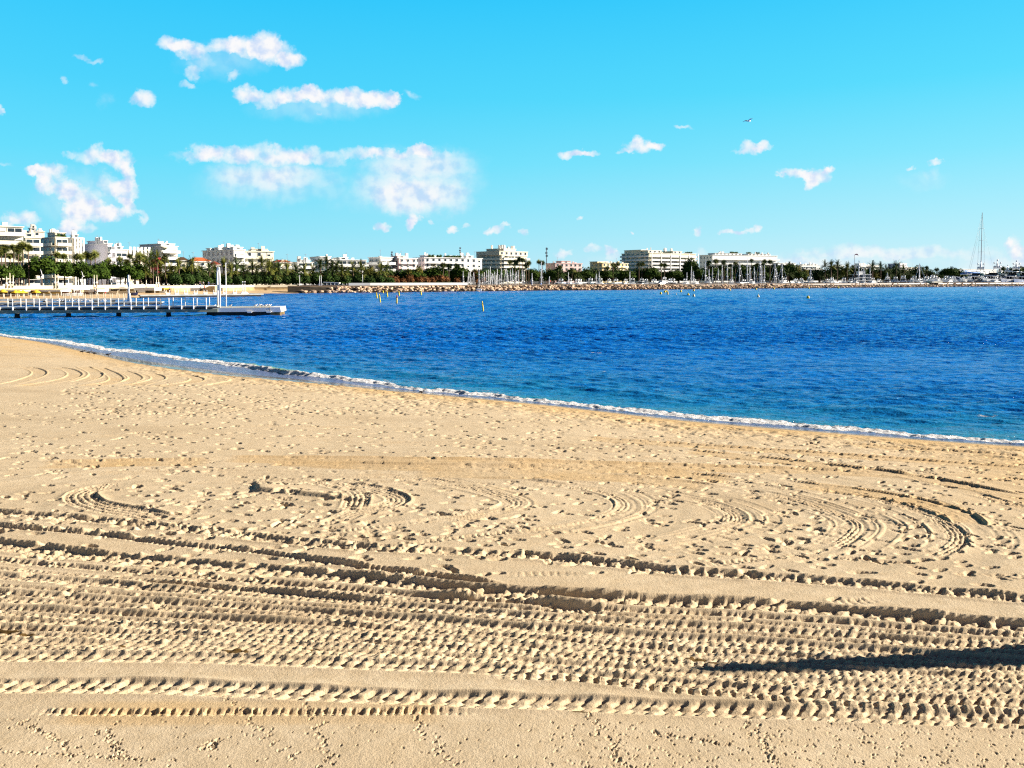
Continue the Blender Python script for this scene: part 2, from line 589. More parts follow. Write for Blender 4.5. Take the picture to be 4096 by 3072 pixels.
def pit(x, y, ang, a, b, depth, rim=0.12):
    """one elliptical print with a raised rim"""
    ca, sa_ = math.cos(ang), math.sin(ang)
    R = a * 2.2
    w_ = window(x - R, x + R, y - R, y + R)
    if w_ is None:
        return
    X = GX[w_] - x
    Y = GY[w_] - y
    u = (X * ca + Y * sa_) / a
    v = (-X * sa_ + Y * ca) / b
    q = np.sqrt(u * u + v * v)
    inner = 0.84 - 0.62 * smooth(-X / a, -0.1, 0.5)
    H[w_] += -depth * (1 - smooth(q, inner, 1.05)) + depth * rim * np.exp(-((q - 1.2) / 0.28) ** 2)


# --- footprints between the loops and the water, partly in walked lines
def footprint(x, y, hd, big=1.0, depth=0.045):
    pit(x, y, hd, 0.12 * big, 0.047 * big, depth)
    pit(x + math.cos(hd) * 0.05 * big, y + math.sin(hd) * 0.05 * big, hd, 0.07 * big, 0.05 * big, depth * 0.35, 0.1)


def near_px_random(n, x0, x1, y0, y1):
    return [(rng.uniform(x0, x1), y0 + (y1 - y0) * rng.uniform(0, 1) ** 1.0) for _ in range(n)]


for (n, x0, x1, y0, y1) in [(330, -100, 4200, 1600, 1800), (420, -100, 4200, 1800, 2100), (240, -100, 4200, 2050, 2320), (620, 250, 1900, 1535, 1660),
                            (420, 1900, 4150, 1670, 1900), (230, 2500, 4150, 1850, 2250), (120, 500, 1500, 1880, 2170)]:
    for (px_, py_) in near_px_random(n, x0, x1, y0, y1):
        x, y, z = ground_at(px_, py_)
        if shore_dist(np.array([x]), np.array([y]))[0] < 0.9:
            continue
        sc_ = 1.0 + 0.35 * min(max((y - 14) / 20, 0), 1)
        footprint(x, y, rng.normal(0.0, 0.45) + (math.pi if rng.rand() < .5 else 0), sc_ * rng.uniform(0.75, 1.2), rng.uniform(0.018, 0.042) * sc_)
for k in range(62):
    px_, py_ = rng.uniform(-200, 4200), rng.uniform(1590, 2330)
    x, y, z = ground_at(px_, py_)
    hd = rng.normal(0.0, 0.5) + (math.pi if rng.rand() < .5 else 0)
    for i in range(rng.randint(6, 26)):
        s_ = 1 if i % 2 else -1
        xx, yy = x - math.sin(hd) * 0.09 * s_, y + math.cos(hd) * 0.09 * s_
        if shore_dist(np.array([xx]), np.array([yy]))[0] > 0.8 and yy > 8.4:
            footprint(xx, yy, hd + rng.normal(0, .1), rng.uniform(0.9, 1.15), rng.uniform(0.025, 0.042))
        x += math.cos(hd) * 0.68
        y += math.sin(hd) * 0.68
        hd += rng.normal(0, 0.06)

# --- the nested turning loops
K = dict(kind='ribs', pitch=0.055, lug=0.026, depth=0.022, bank=0.014)
track([(540, 1940), (400, 1950), (322, 1975), (345, 2010), (430, 2035), (520, 2050), (620, 2072), (690, 2082)], width=0.5, seed=3, far_wall=0.03, **K)
track([(1180, 1930), (1330, 1935), (1480, 1955), (1575, 1985), (1590, 2008), (1530, 2030), (1420, 2052), (1330, 2090)], width=0.42, seed=4, far_wall=0.015, **K)
track([(1380, 1955), (1425, 1985), (1420, 2020), (1400, 2050)], width=0.45, seed=5, **K)
track([(1380, 1903), (1600, 1908), (1800, 1935), (1950, 1970), (2045, 2003), (2030, 2030), (1900, 2060), (1720, 2085)], width=0.40, seed=6, **K)
track([(2080, 1928), (2230, 1940), (2380, 1958), (2480, 1990), (2510, 2022), (2480, 2052), (2400, 2075)], width=0.36, seed=7, far_wall=0.12, **K)
track([(2700, 1985), (2830, 2010), (2925, 2045), (2945, 2080), (2890, 2105)], width=0.30, seed=8, far_wall=0.02, **K)
track([(3000, 1960), (3150, 1990), (3300, 2035), (3400, 2075), (3430, 2110), (3380, 2160), (3290, 2200)], width=0.32, seed=9, far_wall=0.02, **K)
track([(3400, 1972), (3560, 2010), (3690, 2050), (3790, 2100), (3830, 2150), (3790, 2195), (3690, 2235)], width=0.32, seed=10, far_wall=0.015, **K)
track([(3840, 1960), (3990, 2000), (4150, 2050)], width=0.30, seed=11, **K)
for i, ln in enumerate([
    [(1720, 2085), (1560, 2100), (1400, 2122), (1260, 2130)],
    [(2400, 2078), (2250, 2110), (2000, 2135), (1780, 2160), (1560, 2185)],
    [(3290, 2200), (3100, 2230), (2900, 2255), (2780, 2270)],
    [(1330, 2090), (1250, 2108), (1160, 2115)],
    [(1500, 2180), (1640, 2175), (1760, 2165)],
    [(0, 1625), (110, 1620), (260, 1612)],
    [(2000, 2300), (2180, 2298), (2360, 2300)],
    [(3270, 2418), (3420, 2408), (3560, 2392)],
    [(1400, 1975), (1240, 1932), (1020, 1920), (940, 1925)],
    [(3950, 2330), (4040, 2312), (4150, 2300)],
]):
    track(ln, width=0.16, pitch=0.10, depth=0.018, lug=0.02, kind='bars', seed=40 + i)
# far loops near the water on the left
for i, ln in enumerate([
    [(60, 1468), (120, 1472), (155, 1485), (150, 1500), (90, 1522), (10, 1540)],
    [(210, 1468), (270, 1478), (300, 1496), (270, 1514), (180, 1532), (60, 1548)],
    [(390, 1470), (440, 1492), (465, 1510), (455, 1524), (400, 1536), (300, 1546)],
    [(590, 1492), (630, 1505), (625, 1518), (560, 1534), (480, 1545)],
    [(720, 1496), (785, 1512), (770, 1526), (680, 1540), (600, 1550)],
    [(880, 1502), (950, 1518), (900, 1532), (820, 1545)],
    [(330, 1465), (380, 1490), (370, 1510), (300, 1530)],
    [(480, 1480), (530, 1500), (540, 1515), (500, 1530)],
]):
    track(ln, width=0.55, kind='none', depth=0.022, lug=0, bank=0.022, seed=60 + i, damp=0.4)
# smooth ruts sweeping across the middle of the beach
for i, ln in enumerate([
    [(1050, 1842), (1500, 1862), (2000, 1872), (2500, 1880), (3000, 1925)],
    [(850, 1835), (1300, 1838), (1900, 1846), (2500, 1862), (3100, 1880), (3700, 1905)],
    [(2700, 1800), (3100, 1840), (3600, 1900), (4100, 1990)],
    [(2300, 1750), (2900, 1790), (3500, 1830), (4150, 1880)],
    [(3300, 1770), (3700, 1800), (4150, 1830)],
    [(1600, 1890), (2050, 1900), (2500, 1915), (2900, 1955)],
    [(3100, 1925), (3500, 1975), (3800, 2040), (3900, 2120)],
    [(100, 1860), (500, 1850), (900, 1848)],
]):
    track(ln, width=0.5, kind='none', depth=0.018, lug=0, bank=0.022, seed=80 + i, far_wall=0.03, damp=0.55)

# thin concentric scratches that continue the loops
LOOPS = [[(1400, 1903), (1600, 1908), (1800, 1935), (1950, 1970), (2045, 2003), (2030, 2030), (1900, 2060), (1720, 2085), (1500, 2105), (1250, 2120)],
         [(1700, 1898), (2080, 1928), (2230, 1940), (2380, 1958), (2480, 1990), (2510, 2022), (2480, 2052), (2300, 2100), (2000, 2140), (1700, 2170)],
         [(2150, 1905), (2450, 1930), (2700, 1985), (2830, 2010), (2925, 2045), (2945, 2080), (2890, 2105), (2700, 2150), (2400, 2190)],
         [(2300, 1880), (2700, 1915), (3000, 1960), (3150, 1990), (3300, 2035), (3400, 2075), (3430, 2110), (3380, 2160), (3290, 2200), (3000, 2245)],
         [(2500, 1862), (3000, 1900), (3400, 1972), (3560, 2010), (3690, 2050), (3790, 2100), (3830, 2150), (3790, 2195), (3690, 2235)]]
kk_ = 0
for lp in LOOPS:
    for sc2 in (0.955, 0.975, 1.022, 1.04, 1.065, 1.09):
        kk_ += 1
        q = [(1250 + (a - 1250) * sc2, 2020 + (b - 2020) * (1 + (sc2 - 1) * 1.6)) for a, b in lp]
        n0 = rng.randint(0, 3)
        track(q[n0:len(q) - rng.randint(0, 3)], width=rng.choice([0.05, 0.09, 0.22]), kind='none', depth=rng.uniform(0.005, 0.010), lug=0, bank=0.005, seed=300 + kk_, damp=0.25 if kk_ % 3 == 0 else 0.0)
for i in range(26):
    y0_ = 1715 + i * 8.5 + rng.uniform(-4, 4)
    x0_ = rng.uniform(300, 2600)
    q = [(x0_ + u * 240, y0_ + 0.5 * u * u + rng.uniform(-1, 1) + (x0_ - 1200) * 0.018) for u in range(0, rng.randint(4, 9))]
    track(q, width=rng.choice([0.08, 0.2, 0.35]), kind='none', depth=0.010, lug=0, bank=0.008, seed=400 + i, damp=0.2)

# the low mound with a crisp shaded edge in the middle of the loops
mx, my, _ = ground_at(1070, 1945)
w_ = window(mx - 1.6, mx + 1.8, my - 1.6, my + 1.4)
X = GX[w_] - mx
Y = GY[w_] - my
ridge = X + 0.20 + 0.42 * Y
H[w_] += 0.06 * smooth(ridge, -0.06, 0.05) * np.exp(-np.maximum(ridge, 0) / 0.45) * smooth(0.55 - np.abs(Y + 0.02), 0, 0.5)
w_ = window(mx - 0.4, mx + 3.2, my - 2.0, my + 0.6)
X = GX[w_] - mx
Y = GY[w_] - my
r2 = Y + 0.38 + 0.30 * X
H[w_] += 0.07 * smooth(r2, -0.03, 0.05) * np.exp(-np.maximum(r2, 0) / 0.35) * smooth(X, -0.3, 0.1) * smooth(2.3 - X, 0, 0.9)

# --- rows of tractor tracks across the foreground
def xs(line, dy=0):
    return [(a, b + dy) for a, b in line]


RUTB = [(-300, 2025), (0, 2056), (380, 2085), (840, 2132), (1120, 2162), (1400, 2190), (1760, 2208), (2220, 2238), (2700, 2290), (3386, 2338), (4096, 2398), (4400, 2420)]
RUTA = [(-300, 2070), (0, 2108), (380, 2140), (700, 2180), (1000, 2205), (1400, 2262), (1650, 2293), (1913, 2330), (2050, 2350)]
DEEP = [(-300, 2150), (0, 2182), (380, 2222), (700, 2250), (1000, 2275), (1400, 2312), (1700, 2345), (1990, 2372), (2350, 2395), (2700, 2412), (3050, 2425), (3386, 2450), (3750, 2480), (4096, 2505), (4400, 2525)]
LOW = [(-300, 2620), (0, 2628), (700, 2636), (1400, 2660), (1990, 2684), (2700, 2742), (3386, 2792), (4096, 2822), (4400, 2835)]
BOT = [(-300, 2742), (0, 2748), (700, 2755), (1400, 2786), (1990, 2810), (2700, 2840), (3386, 2866), (4096, 2886), (4400, 2895)]


def lerp_line(A, B, u):
    out = []
    for x in range(-300, 4401, 235):
        ya = np.interp(x, [p[0] for p in A], [p[1] for p in A])
        yb = np.interp(x, [p[0] for p in B], [p[1] for p in B])
        out.append((x, ya + (yb - ya) * u + rng.normal(0, 1.5)))
    return out


track(RUTB, width=0.24, pitch=0.18, depth=0.05, lug=0.05, far_wall=0.05, rough_=0.9, seed=101, bank=0.02)
track(RUTA, width=0.12, pitch=0.085, depth=0.035, lug=0.03, kind='bars', far_wall=0.075, seed=102)
us = [0.13, 0.21, 0.285, 0.36, 0.43, 0.50, 0.565, 0.63, 0.69, 0.75, 0.81, 0.87, 0.925]
lugs = [0.032, 0.026, 0.030, 0.024, 0.028, 0.024, 0.030, 0.026, 0.026, 0.028, 0.024, 0.026, 0.022]
for i, (u, lg) in enumerate(zip(us, lugs)):
    track(lerp_line(DEEP, LOW, u), width=0.115 + 0.025 * (i % 3), pitch=0.098 + 0.010 * ((i * 7) % 3 - 1), depth=0.030, lug=lg, far_wall=[0.03, 0.0, 0.035, 0.01, 0.04, 0.0, 0.045, 0.0, 0.035, 0.04, 0.01, 0.035, 0.0][i],
          rough_=[0.9, 0.7, 0.5, 0.8, 0.5, 0.7, 0.3, 0.3, 0.4, 0.2, 0.3, 0.2, 0.3][i], seed=110 + i)
track(xs(DEEP, 6), width=0.32, pitch=0.165, depth=0.075, lug=0.055, far_wall=0.075, rough_=0.5, seed=103, bank=0.02)
track([(520, 2322), (700, 2338), (900, 2356), (1100, 2372), (1300, 2390), (1500, 2408), (1700, 2412)], width=0.12, pitch=0.09, depth=0.04, lug=0.02, kind='bars', far_wall=0.07, seed=104)
track([(1650, 2390), (1900, 2405), (2100, 2418), (2300, 2440), (2500, 2455)], width=0.16, pitch=0.11, depth=0.045, lug=0.035, kind='bars', far_wall=0.06, seed=105, rough_=1.0)
track(LOW, width=0.20, pitch=0.125, depth=0.036, lug=0.034, far_wall=0.04, rough_=0.2, seed=106)
track(xs([(1900, 2700), (2350, 2722), (2700, 2762), (3386, 2830), (3700, 2850), (4400, 2880)], 0), width=0.16, pitch=0.12, depth=0.025, lug=0.03, kind='bars', rough_=0.2, seed=108)
track(BOT, width=0.235, pitch=0.140, depth=0.036, lug=0.036, far_wall=0.030, rough_=0.15, seed=107)
track([(70, 2850), (500, 2853), (950, 2852), (1300, 2852), (1700, 2850), (1950, 2848)], width=0.11, pitch=0.075, depth=0.022, lug=0.026, kind='bars', seed=109, damp=0.5, rough_=0.7)

# --- bird tracks and crumbs in the near sand
for k in range(700):
    px_ = rng.uniform(-200, 4300) if k % 3 == 0 else rng.uniform(2200, 4300)
    py_ = rng.uniform(2895 if px_ > 1900 else 2870, 3110)
    x, y, z = ground_at(px_, py_)
    pit(x, y, rng.uniform(0, 3.1), rng.uniform(0.010, 0.022), rng.uniform(0.005, 0.010), rng.uniform(0.006, 0.013), 0.3)
for (x0_, y0_, x1_, y1_) in [(1250, 2820, 1310, 3080), (900, 2790, 1180, 3050), (1640, 2850, 1800, 3072), (60, 2880, 300, 3000), (420, 2920, 480, 3040), (3000, 2900, 3100, 3070), (2350, 2860, 2500, 3072), (860, 2960, 820, 3000), (0, 3010, 700, 3040), (2600, 2930, 2900, 2990)]:
    n = 22
    for i in range(n):
        u = i / n
        x, y, z = ground_at(x0_ + (x1_ - x0_) * u + rng.normal(0, 16), y0_ + (y1_ - y0_) * u)
        pit(x, y, rng.uniform(0, 3.1), 0.024, 0.009, 0.014, 0.3)
        pit(x + 0.015, y + 0.01, rng.uniform(0, 3.1), 0.018, 0.007, 0.012, 0.3)
# dark weed scraps
for (a, b, r1, r2) in [(945, 2612, 0.12, 0.045), (30, 2530, 0.16, 0.03), (110, 2540, 0.10, 0.02), (480, 2590, 0.09, 0.012), (740, 2478, 0.08, 0.012), (1260, 2598, 0.07, 0.012), (1655, 2544, 0.05, 0.008), (2790, 2640, 0.12, 0.03), (2860, 2655, 0.1, 0.02), (2330, 2855, 0.1, 0.015), (180, 2585, 0.12, 0.012)]:
    x, y, z = ground_at(a, b)
    w_ = window(x - 0.5, x + 0.5, y - 0.3, y + 0.3)
    weed[w_] = np.maximum(weed[w_], np.exp(-((GX[w_] - x) / r1) ** 2 - ((GY[w_] - y) / r2) ** 2) * 1.35)

# fade everything out at the water's edge, make the swash zone smooth and wet
dryf = smooth(SD, 0.7, 1.9)
H *= dryf
swash = 0.35 + 1.5 * np.exp(-((GX + 14) / 10.0) ** 2) + 0.6 * (fbm(GX * 0.25, GX * 0 + 3, 3, 77) - 0.3)
wet = 1 - smooth(SD, swash * 0.9, swash * 0.9 + 0.55)
dampa = np.maximum(dampa, np.exp(-np.maximum(SD - 1.0, 0) / 2.6) * 0.95)
dampa = np.maximum(dampa, smooth(GX - 0.9 * (GY - 14) * 0.25, 4.5, 11.0) * smooth(GY, 9.5, 12) * 0.62)
dampa = np.maximum(dampa, smooth(-GX, 16, 30) * 0.5)
keep = SD > -9
sand = grid_mesh('sand', GX, GY, BASE + H, {'wet': wet, 'damp': dampa, 'weed': weed}, sand_material(), keep)
sand['kind'] = 'structure'
# plain sand continuing behind and beside the camera
bxs = np.linspace(-60, 60, 120)
bys = np.linspace(-30, 2.25, 33)
BX, BY = np.meshgrid(bxs, bys)
bsd = shore_dist(BX, BY)
BZ = sand_base(bsd) - 0.006 + (fbm(BX * 0.35, BY * 0.5, 3, 3) - 0.5) * 0.045 * smooth(bsd, 0.7, 1.9)
z0 = np.zeros_like(BX)
sb = grid_mesh('sand', BX, BY, BZ, {'wet': 1 - smooth(bsd, 0.5, 1.1), 'damp': z0, 'weed': z0}, sand.data.materials[0], bsd > -9)
sb['kind'] = 'structure'
del H, BASE, wet, dampa, weed, ea, rake, crumb, near_tr, SD, GX, GY


# ------------------------------------------------------------------ sea
def sea_material():
    m = bpy.data.materials.new('sea water')
    m.use_nodes = True
    t = NT(m.node_tree)
    p = t.n('ShaderNodeBsdfPrincipled')
    o = t.n('ShaderNodeOutputMaterial')
    t.link(p.outputs[0], o.inputs[0])
    pos = t.n('ShaderNodeNewGeometry').outputs['Position']
    foam = t.n('ShaderNodeAttribute', attribute_name='foam').outputs['Fac']
    shal = t.n('ShaderNodeAttribute', attribute_name='shallow').outputs['Fac']
    crest = t.n('ShaderNodeAttribute', attribute_name='crest').outputs['Fac']
    n1 = t.noise(t.vmath('MULTIPLY', pos, (0.05, 0.12, 0)), 1.0, 4, 0.55)
    n2 = t.noise(t.vmath('MULTIPLY', pos, (0.55, 1.3, 0)), 1.0, 5, 0.65)
    deep = t.mix(t.maprange(n1, 0.3, 0.7), (0.002, 0.118, 0.50, 1), (0.003, 0.160, 0.64, 1))
    s2 = t.math('ADD', shal, t.math('MULTIPLY', t.math('SUBTRACT', n2, 0.5), t.math('MULTIPLY', shal, 1.3)))
    c = t.mix(t.maprange(s2, 0.1, 1.0), deep, (0.015, 0.25, 0.30, 1))
    c = t.mix(t.maprange(crest, 0.2, 0.9), c, (0.24, 0.46, 0.30, 1))  # paler green imitates light shining through the breaking crest
    film_reflection = t.n('ShaderNodeAttribute', attribute_name='film_reflection').outputs['Fac']
    c = t.mix(film_reflection, c, (0.15, 0.19, 0.36, 1))  # bluish colour stands in for sky reflected on the wet sand
    fpos = t.vmath('MULTIPLY', pos, (1, 1, 1))
    fn = t.noise(fpos, 6.5, 7, 0.78)
    fv = t.math('ADD', foam, t.math('MULTIPLY', t.math('SUBTRACT', fn, 0.5), 1.5))
    ff = t.math('MULTIPLY', t.maprange(fv, 0.42, 0.62), t.maprange(foam, 0.02, 0.15))
    t.link(t.mix(ff, c, (0.88, 0.88, 0.90, 1)), p.inputs['Base Color'])
    t.link(t.maprange(ff, 0, 1, 0.14, 0.8), p.inputs['Roughness'])
    p.inputs['IOR'].default_value = 1.333
    t.link(t.maprange(ff, 0, 1, 0.42, 0.2), p.inputs['Specular IOR Level'])
    r1 = t.noise(t.vmath('MULTIPLY', pos, (1.6, 3.6, 0)), 1.0, 5, 0.62)
    r2 = t.noise(t.vmath('MULTIPLY', pos, (0.35, 0.9, 0)), 1.0, 4, 0.6)
    r0 = t.noise(t.vmath('MULTIPLY', pos, (5.5, 11.0, 0)), 1.0, 3, 0.6)
    h = t.math('ADD', t.math('MULTIPLY', r1, 0.22), t.math('MULTIPLY', r2, 0.22))
    h = t.math('ADD', h, t.math('MULTIPLY', r0, 0.06))
    h = t.math('ADD', h, t.math('MULTIPLY', t.math('MULTIPLY', fn, ff), 0.25))
    b = t.n('ShaderNodeBump')
    b.inputs['Strength'].default_value = 1.0
    b.inputs['Distance'].default_value = 0.65
    t.link(h, b.inputs['Height'])
    t.link(b.outputs[0], p.inputs['Normal'])
    return m


wyv = [9.0]
while wyv[-1] < 3500:
    y = wyv[-1]
    wyv.append(y + (0.03 if y < 20 else 0.03 * (y / 20) ** 1.27 if y < 520 else 0.02 * y))
wyv = np.array(wyv)
wt = np.concatenate([np.linspace(-3, -0.80, 40), np.linspace(-0.79, 0.79, 900), np.linspace(0.80, 3, 40)])
WX = wt[None, :] * (wyv[:, None] + 1)
WY = np.repeat(wyv[:, None], len(wt), axis=1)
print('sea grid', WX.shape)
sdw = -shore_dist(WX, WY)                     # positive off shore
dyv = np.gradient(wyv)[:, None]
Z = np.zeros_like(WX)
rw = np.random.RandomState(3)
for i in range(54):
    lam = 0.36 * (3.4 / 0.36) ** (i / 53.0) * rw.uniform(0.9, 1.1)
    th = math.radians(-105) + rw.normal(0, 0.42)
    kx, ky = math.cos(th) * 2 * math.pi / lam, math.sin(th) * 2 * math.pi / lam
    amp = 0.0098 * lam ** 0.42
    lim = smooth(lam / np.maximum(dyv * 2.6, (wyv[:, None] + 1) * 0.0015 * 3), 0.6, 1.5)
    ph = kx * WX + ky * WY + rw.uniform(0, 6.28) + 2.2 * fbm(WX / (lam * 5), WY / (lam * 5), 2, 200 + i)
    s_ = np.sin(ph)
    Z += amp * lim * (s_ + 0.25 * np.cos(2 * ph))
patch = (1 + 0.9 * smooth(WY, 50, 300)) * 0.45 - 0.30 * smooth(-WY, -75, -35) + (1.1 - 0.45 * smooth(-WY, -75, -35)) * fbm(WX * 0.035, WY * 0.07, 3, 400)
Z *= np.clip(patch, 0.2, 2.2) * (0.2 + 0.8 * smooth(sdw, 0.3, 4.0)) * smooth(sdw, -0.3, 0.8)
# surf line: a little breaker just off the sand
along = WX
surf_h = 0.03 + 0.15 * np.exp(-((along + 11.5) / 3.2) ** 2) + 0.04 * np.exp(-((along - 1) / 6.0) ** 2) + 0.03 * np.exp(-((along + 22.0) / 5.0) ** 2)
nz = fbm(along * 0.5, along * 0 + 5, 4, 301)
off = 0.50 + 1.5 * np.exp(-((along + 18) / 10.0) ** 2) + 1.0 * (nz - 0.5)
e = sdw - off
prof = np.where(e < 0, np.exp(-(e / 0.22) ** 2), np.exp(-(e / 0.9) ** 2))
Z += surf_h * prof * (0.45 + 1.1 * fbm(along * 1.3, WY * 0.8, 3, 310))
Z += (fbm(along * 5, WY * 5, 3, 320, 0.6) - 0.45) * 0.11 * np.exp(-((e + 0.1) / 0.45) ** 2)
# second low swell behind
e2 = sdw - (4.2 + 1.6 * (fbm(along * 0.22, along * 0, 3, 330) - 0.5))
Z += 0.13 * np.exp(-(e2 / 0.55) ** 2) * np.clip(fbm(along * 0.25, along * 0 + 9, 2, 340) * 2.2 - 0.7, 0, 1)
e3 = sdw - (8.0 + 2.5 * (fbm(along * 0.18, along * 0 + 4, 3, 350) - 0.5))
Z += 0.10 * np.exp(-(e3 / 0.7) ** 2) * np.clip(fbm(along * 0.2, along * 0 + 19, 2, 360) * 2.2 - 0.7, 0, 1)
swl = 0.02 * smooth(-sdw, -0.5, 0.2)
Z += swl
fo = np.exp(-((e + 0.25) / (0.10 + 0.6 * nz + 0.25 * np.exp(-((along + 24) / 9.0) ** 2))) ** 2) * (0.65 + 0.9 * fbm(along * 0.9, WY * 0.9, 3, 370))
fo = np.maximum(fo, 0.42 * np.exp(-((sdw - 0.25) / 0.25) ** 2))
green = np.exp(-((along + 12.3) / 3.0) ** 2)
fo *= 1 - 0.35 * green * smooth(e, -0.35, -0.05)
fo = np.maximum(fo, 0.75 * np.exp(-(e2 / 0.25) ** 2) * np.clip(fbm(along * 0.45, along * 0 + 9, 2, 380) * 5 - 3.7, 0, 1))
fo = np.maximum(fo, np.exp(-((sdw - off - 0.5) / 0.5) ** 2) * 0.42 * np.clip(fbm(along * 1.1, WY, 3, 390) * 3 - 1.2, 0, 1))
wc = fbm(WX * 0.7, WY * 1.4, 3, 395)
fo = np.maximum(fo, smooth(wc, 0.885, 0.90) * 0.5 * (sdw > 6))
fo *= (sdw > -0.6)
shl = np.exp(-np.maximum(sdw - 1.0, 0) / 4.5) * 0.62
shl = np.maximum(shl, 0.60 * np.exp(-np.maximum(sdw, 0) / 14.0))
film_reflection = smooth(off - 0.35 - sdw, -0.25, 0.15)
fo = fo * (1 - 0.65 * film_reflection)
crest = green * np.exp(-((e + 0.05) / 0.4) ** 2) + 0.45 * np.exp(-((e - 0.1) / 0.35) ** 2) * np.clip(fbm(along * 0.6, WY * 0.3, 2, 399) * 2.4 - 0.9, 0, 1)
sea = grid_mesh('water', WX, WY, Z, {'foam': fo, 'shallow': shl, 'crest': crest, 'film_reflection': film_reflection}, sea_material(), sdw > -0.9)
sea['kind'] = 'structure'
del WX, WY, Z, sdw, along, fo, shl, crest, e, e2, e3, nz, off, prof, surf_h, patch, green, wc
# ------------------------------------------------------------------ mesh building helpers
class MB:
    """collects faces, then builds ONE mesh object"""
    def __init__(self):
        self.v, self.f, self.mi, self.sm = [], [], [], []

    def add(self, vs, fs, m=0, smooth_=False):
        o = len(self.v)
        self.v += [tuple(p) for p in vs]
        for f in fs:
            self.f.append(tuple(i + o for i in f))
            self.mi.append(m)
            self.sm.append(smooth_)
        return self

    def box(self, x0, x1, y0, y1, z0, z1, m=0):
        vs = [(x0, y0, z0), (x1, y0, z0), (x1, y1, z0), (x0, y1, z0), (x0, y0, z1), (x1, y0, z1), (x1, y1, z1), (x0, y1, z1)]
        return self.add(vs, [(0, 3, 2, 1), (4, 5, 6, 7), (0, 1, 5, 4), (1, 2, 6, 5), (2, 3, 7, 6), (3, 0, 4, 7)], m)

    def hexa(self, b, t, m=0):
        """b, t: four bottom and four top corners"""
        return self.add(list(b) + list(t), [(0, 3, 2, 1), (4, 5, 6, 7), (0, 1, 5, 4), (1, 2, 6, 5), (2, 3, 7, 6), (3, 0, 4, 7)], m)

    def tube(self, pts, r, n=6, m=0, r2=None, cap=True):
        pts = [Vector(p) for p in pts]
        rs = [r + ((r2 if r2 is not None else r) - r) * i / max(len(pts) - 1, 1) for i in range(len(pts))]
        rings = []
        for i, p in enumerate(pts):
            d = (pts[min(i + 1, len(pts) - 1)] - pts[max(i - 1, 0)]).normalized()
            a = d.orthogonal() if i == 0 else (rings[-1][1] - d * rings[-1][1].dot(d))
            a.normalize()
            b = d.cross(a)
            rings.append(([p + (a * math.cos(k * 2 * math.pi / n) + b * math.sin(k * 2 * math.pi / n)) * rs[i] for k in range(n)], a))
        vs = [q for rr, _ in rings for q in rr]
        fs = []
        for i in range(len(pts) - 1):
            for k in range(n):
                fs.append((i * n + k, i * n + (k + 1) % n, (i + 1) * n + (k + 1) % n, (i + 1) * n + k))
        if cap:
            fs.append(tuple(range(n))[::-1])
            fs.append(tuple((len(pts) - 1) * n + k for k in range(n)))
        return self.add(vs, fs, m, True)

    def lathe(self, prof, cx=0, cy=0, n=12, m=0, sx=1, sy=1):
        vs, fs = [], []
        for (r, z) in prof:
            for k in range(n):
                a = k * 2 * math.pi / n
                vs.append((cx + r * sx * math.cos(a), cy + r * sy * math.sin(a), z))
        for i in range(len(prof) - 1):
            for k in range(n):
                fs.append((i * n + k, i * n + (k + 1) % n, (i + 1) * n + (k + 1) % n, (i + 1) * n + k))
        fs.append(tuple(range(n))[::-1])
        fs.append(tuple((len(prof) - 1) * n + k for k in range(n)))
        return self.add(vs, fs, m, True)

    def ball(self, c, rx, ry, rz, n=10, k=6, m=0):
        prof = [(max(math.sin(math.pi * i / k), 0.02), -math.cos(math.pi * i / k)) for i in range(k + 1)]
        vs, fs = [], []
        for (r, z) in prof:
            for j in range(n):
                a = j * 2 * math.pi / n
                vs.append((c[0] + rx * r * math.cos(a), c[1] + ry * r * math.sin(a), c[2] + rz * z))
        for i in range(k):
            for j in range(n):
                fs.append((i * n + j, i * n + (j + 1) % n, (i + 1) * n + (j + 1) % n, (i + 1) * n + j))
        return self.add(vs, fs, m, True)

    def mesh(self, name, mats):
        me = bpy.data.meshes.new(name)
        me.from_pydata(self.v, [], self.f)
        for x in (mats if isinstance(mats, (list, tuple)) else [mats]):
            me.materials.append(x)
        me.polygons.foreach_set('material_index', self.mi)
        me.polygons.foreach_set('use_smooth', self.sm)
        me.update()
        return me

    def build(self, name, mats, parent=None):
        return link(name, self.mesh(name, mats), parent)


def link(name, me, parent=None, loc=None, scale=None, rz=None):
    o = bpy.data.objects.new(name, me)
    col.objects.link(o)
    if parent is not None:
        o.parent = parent
    if loc is not None:
        o.location = loc
    if scale is not None:
        o.scale = scale
    if rz is not None:
        o.rotation_euler = (0, 0, rz)
    return o


def tag(o, label, cat, group=None, kind=None):
    if label:
        o['label'] = label
    if cat:
        o['category'] = cat
    if group:
        o['group'] = group
    if kind:
        o['kind'] = kind
    return o


def thing(name, label, cat, loc=(0, 0, 0), rz=0.0, group=None):
    o = bpy.data.objects.new(name, None)
    o.empty_display_size = 0.5
    col.objects.link(o)
    o.location = loc
    o.rotation_euler = (0, 0, rz)
    return tag(o, label, cat, group)


def dup(root, loc, rz=0.0, scale=None, label=None, group=None):
    r = root.copy()
    col.objects.link(r)
    r.location = loc
    r.rotation_euler = (0, 0, rz)
    if scale is not None:
        r.scale = scale if isinstance(scale, (tuple, list)) else (scale,) * 3
    if label:
        r['label'] = label
    if group:
        r['group'] = group
    for ch in list(root.children):
        c = ch.copy()
        col.objects.link(c)
        c.parent = r
        for g in ch.children:
            d = g.copy()
            col.objects.link(d)
            d.parent = c
    return r


ORD = ['first', 'second', 'third', 'fourth', 'fifth', 'sixth', 'seventh', 'eighth', 'ninth', 'tenth', 'eleventh', 'twelfth', 'thirteenth',
       'fourteenth', 'fifteenth', 'sixteenth', 'seventeenth', 'eighteenth', 'nineteenth', 'twentieth']
G = 2.0                                   # level of the far promenade

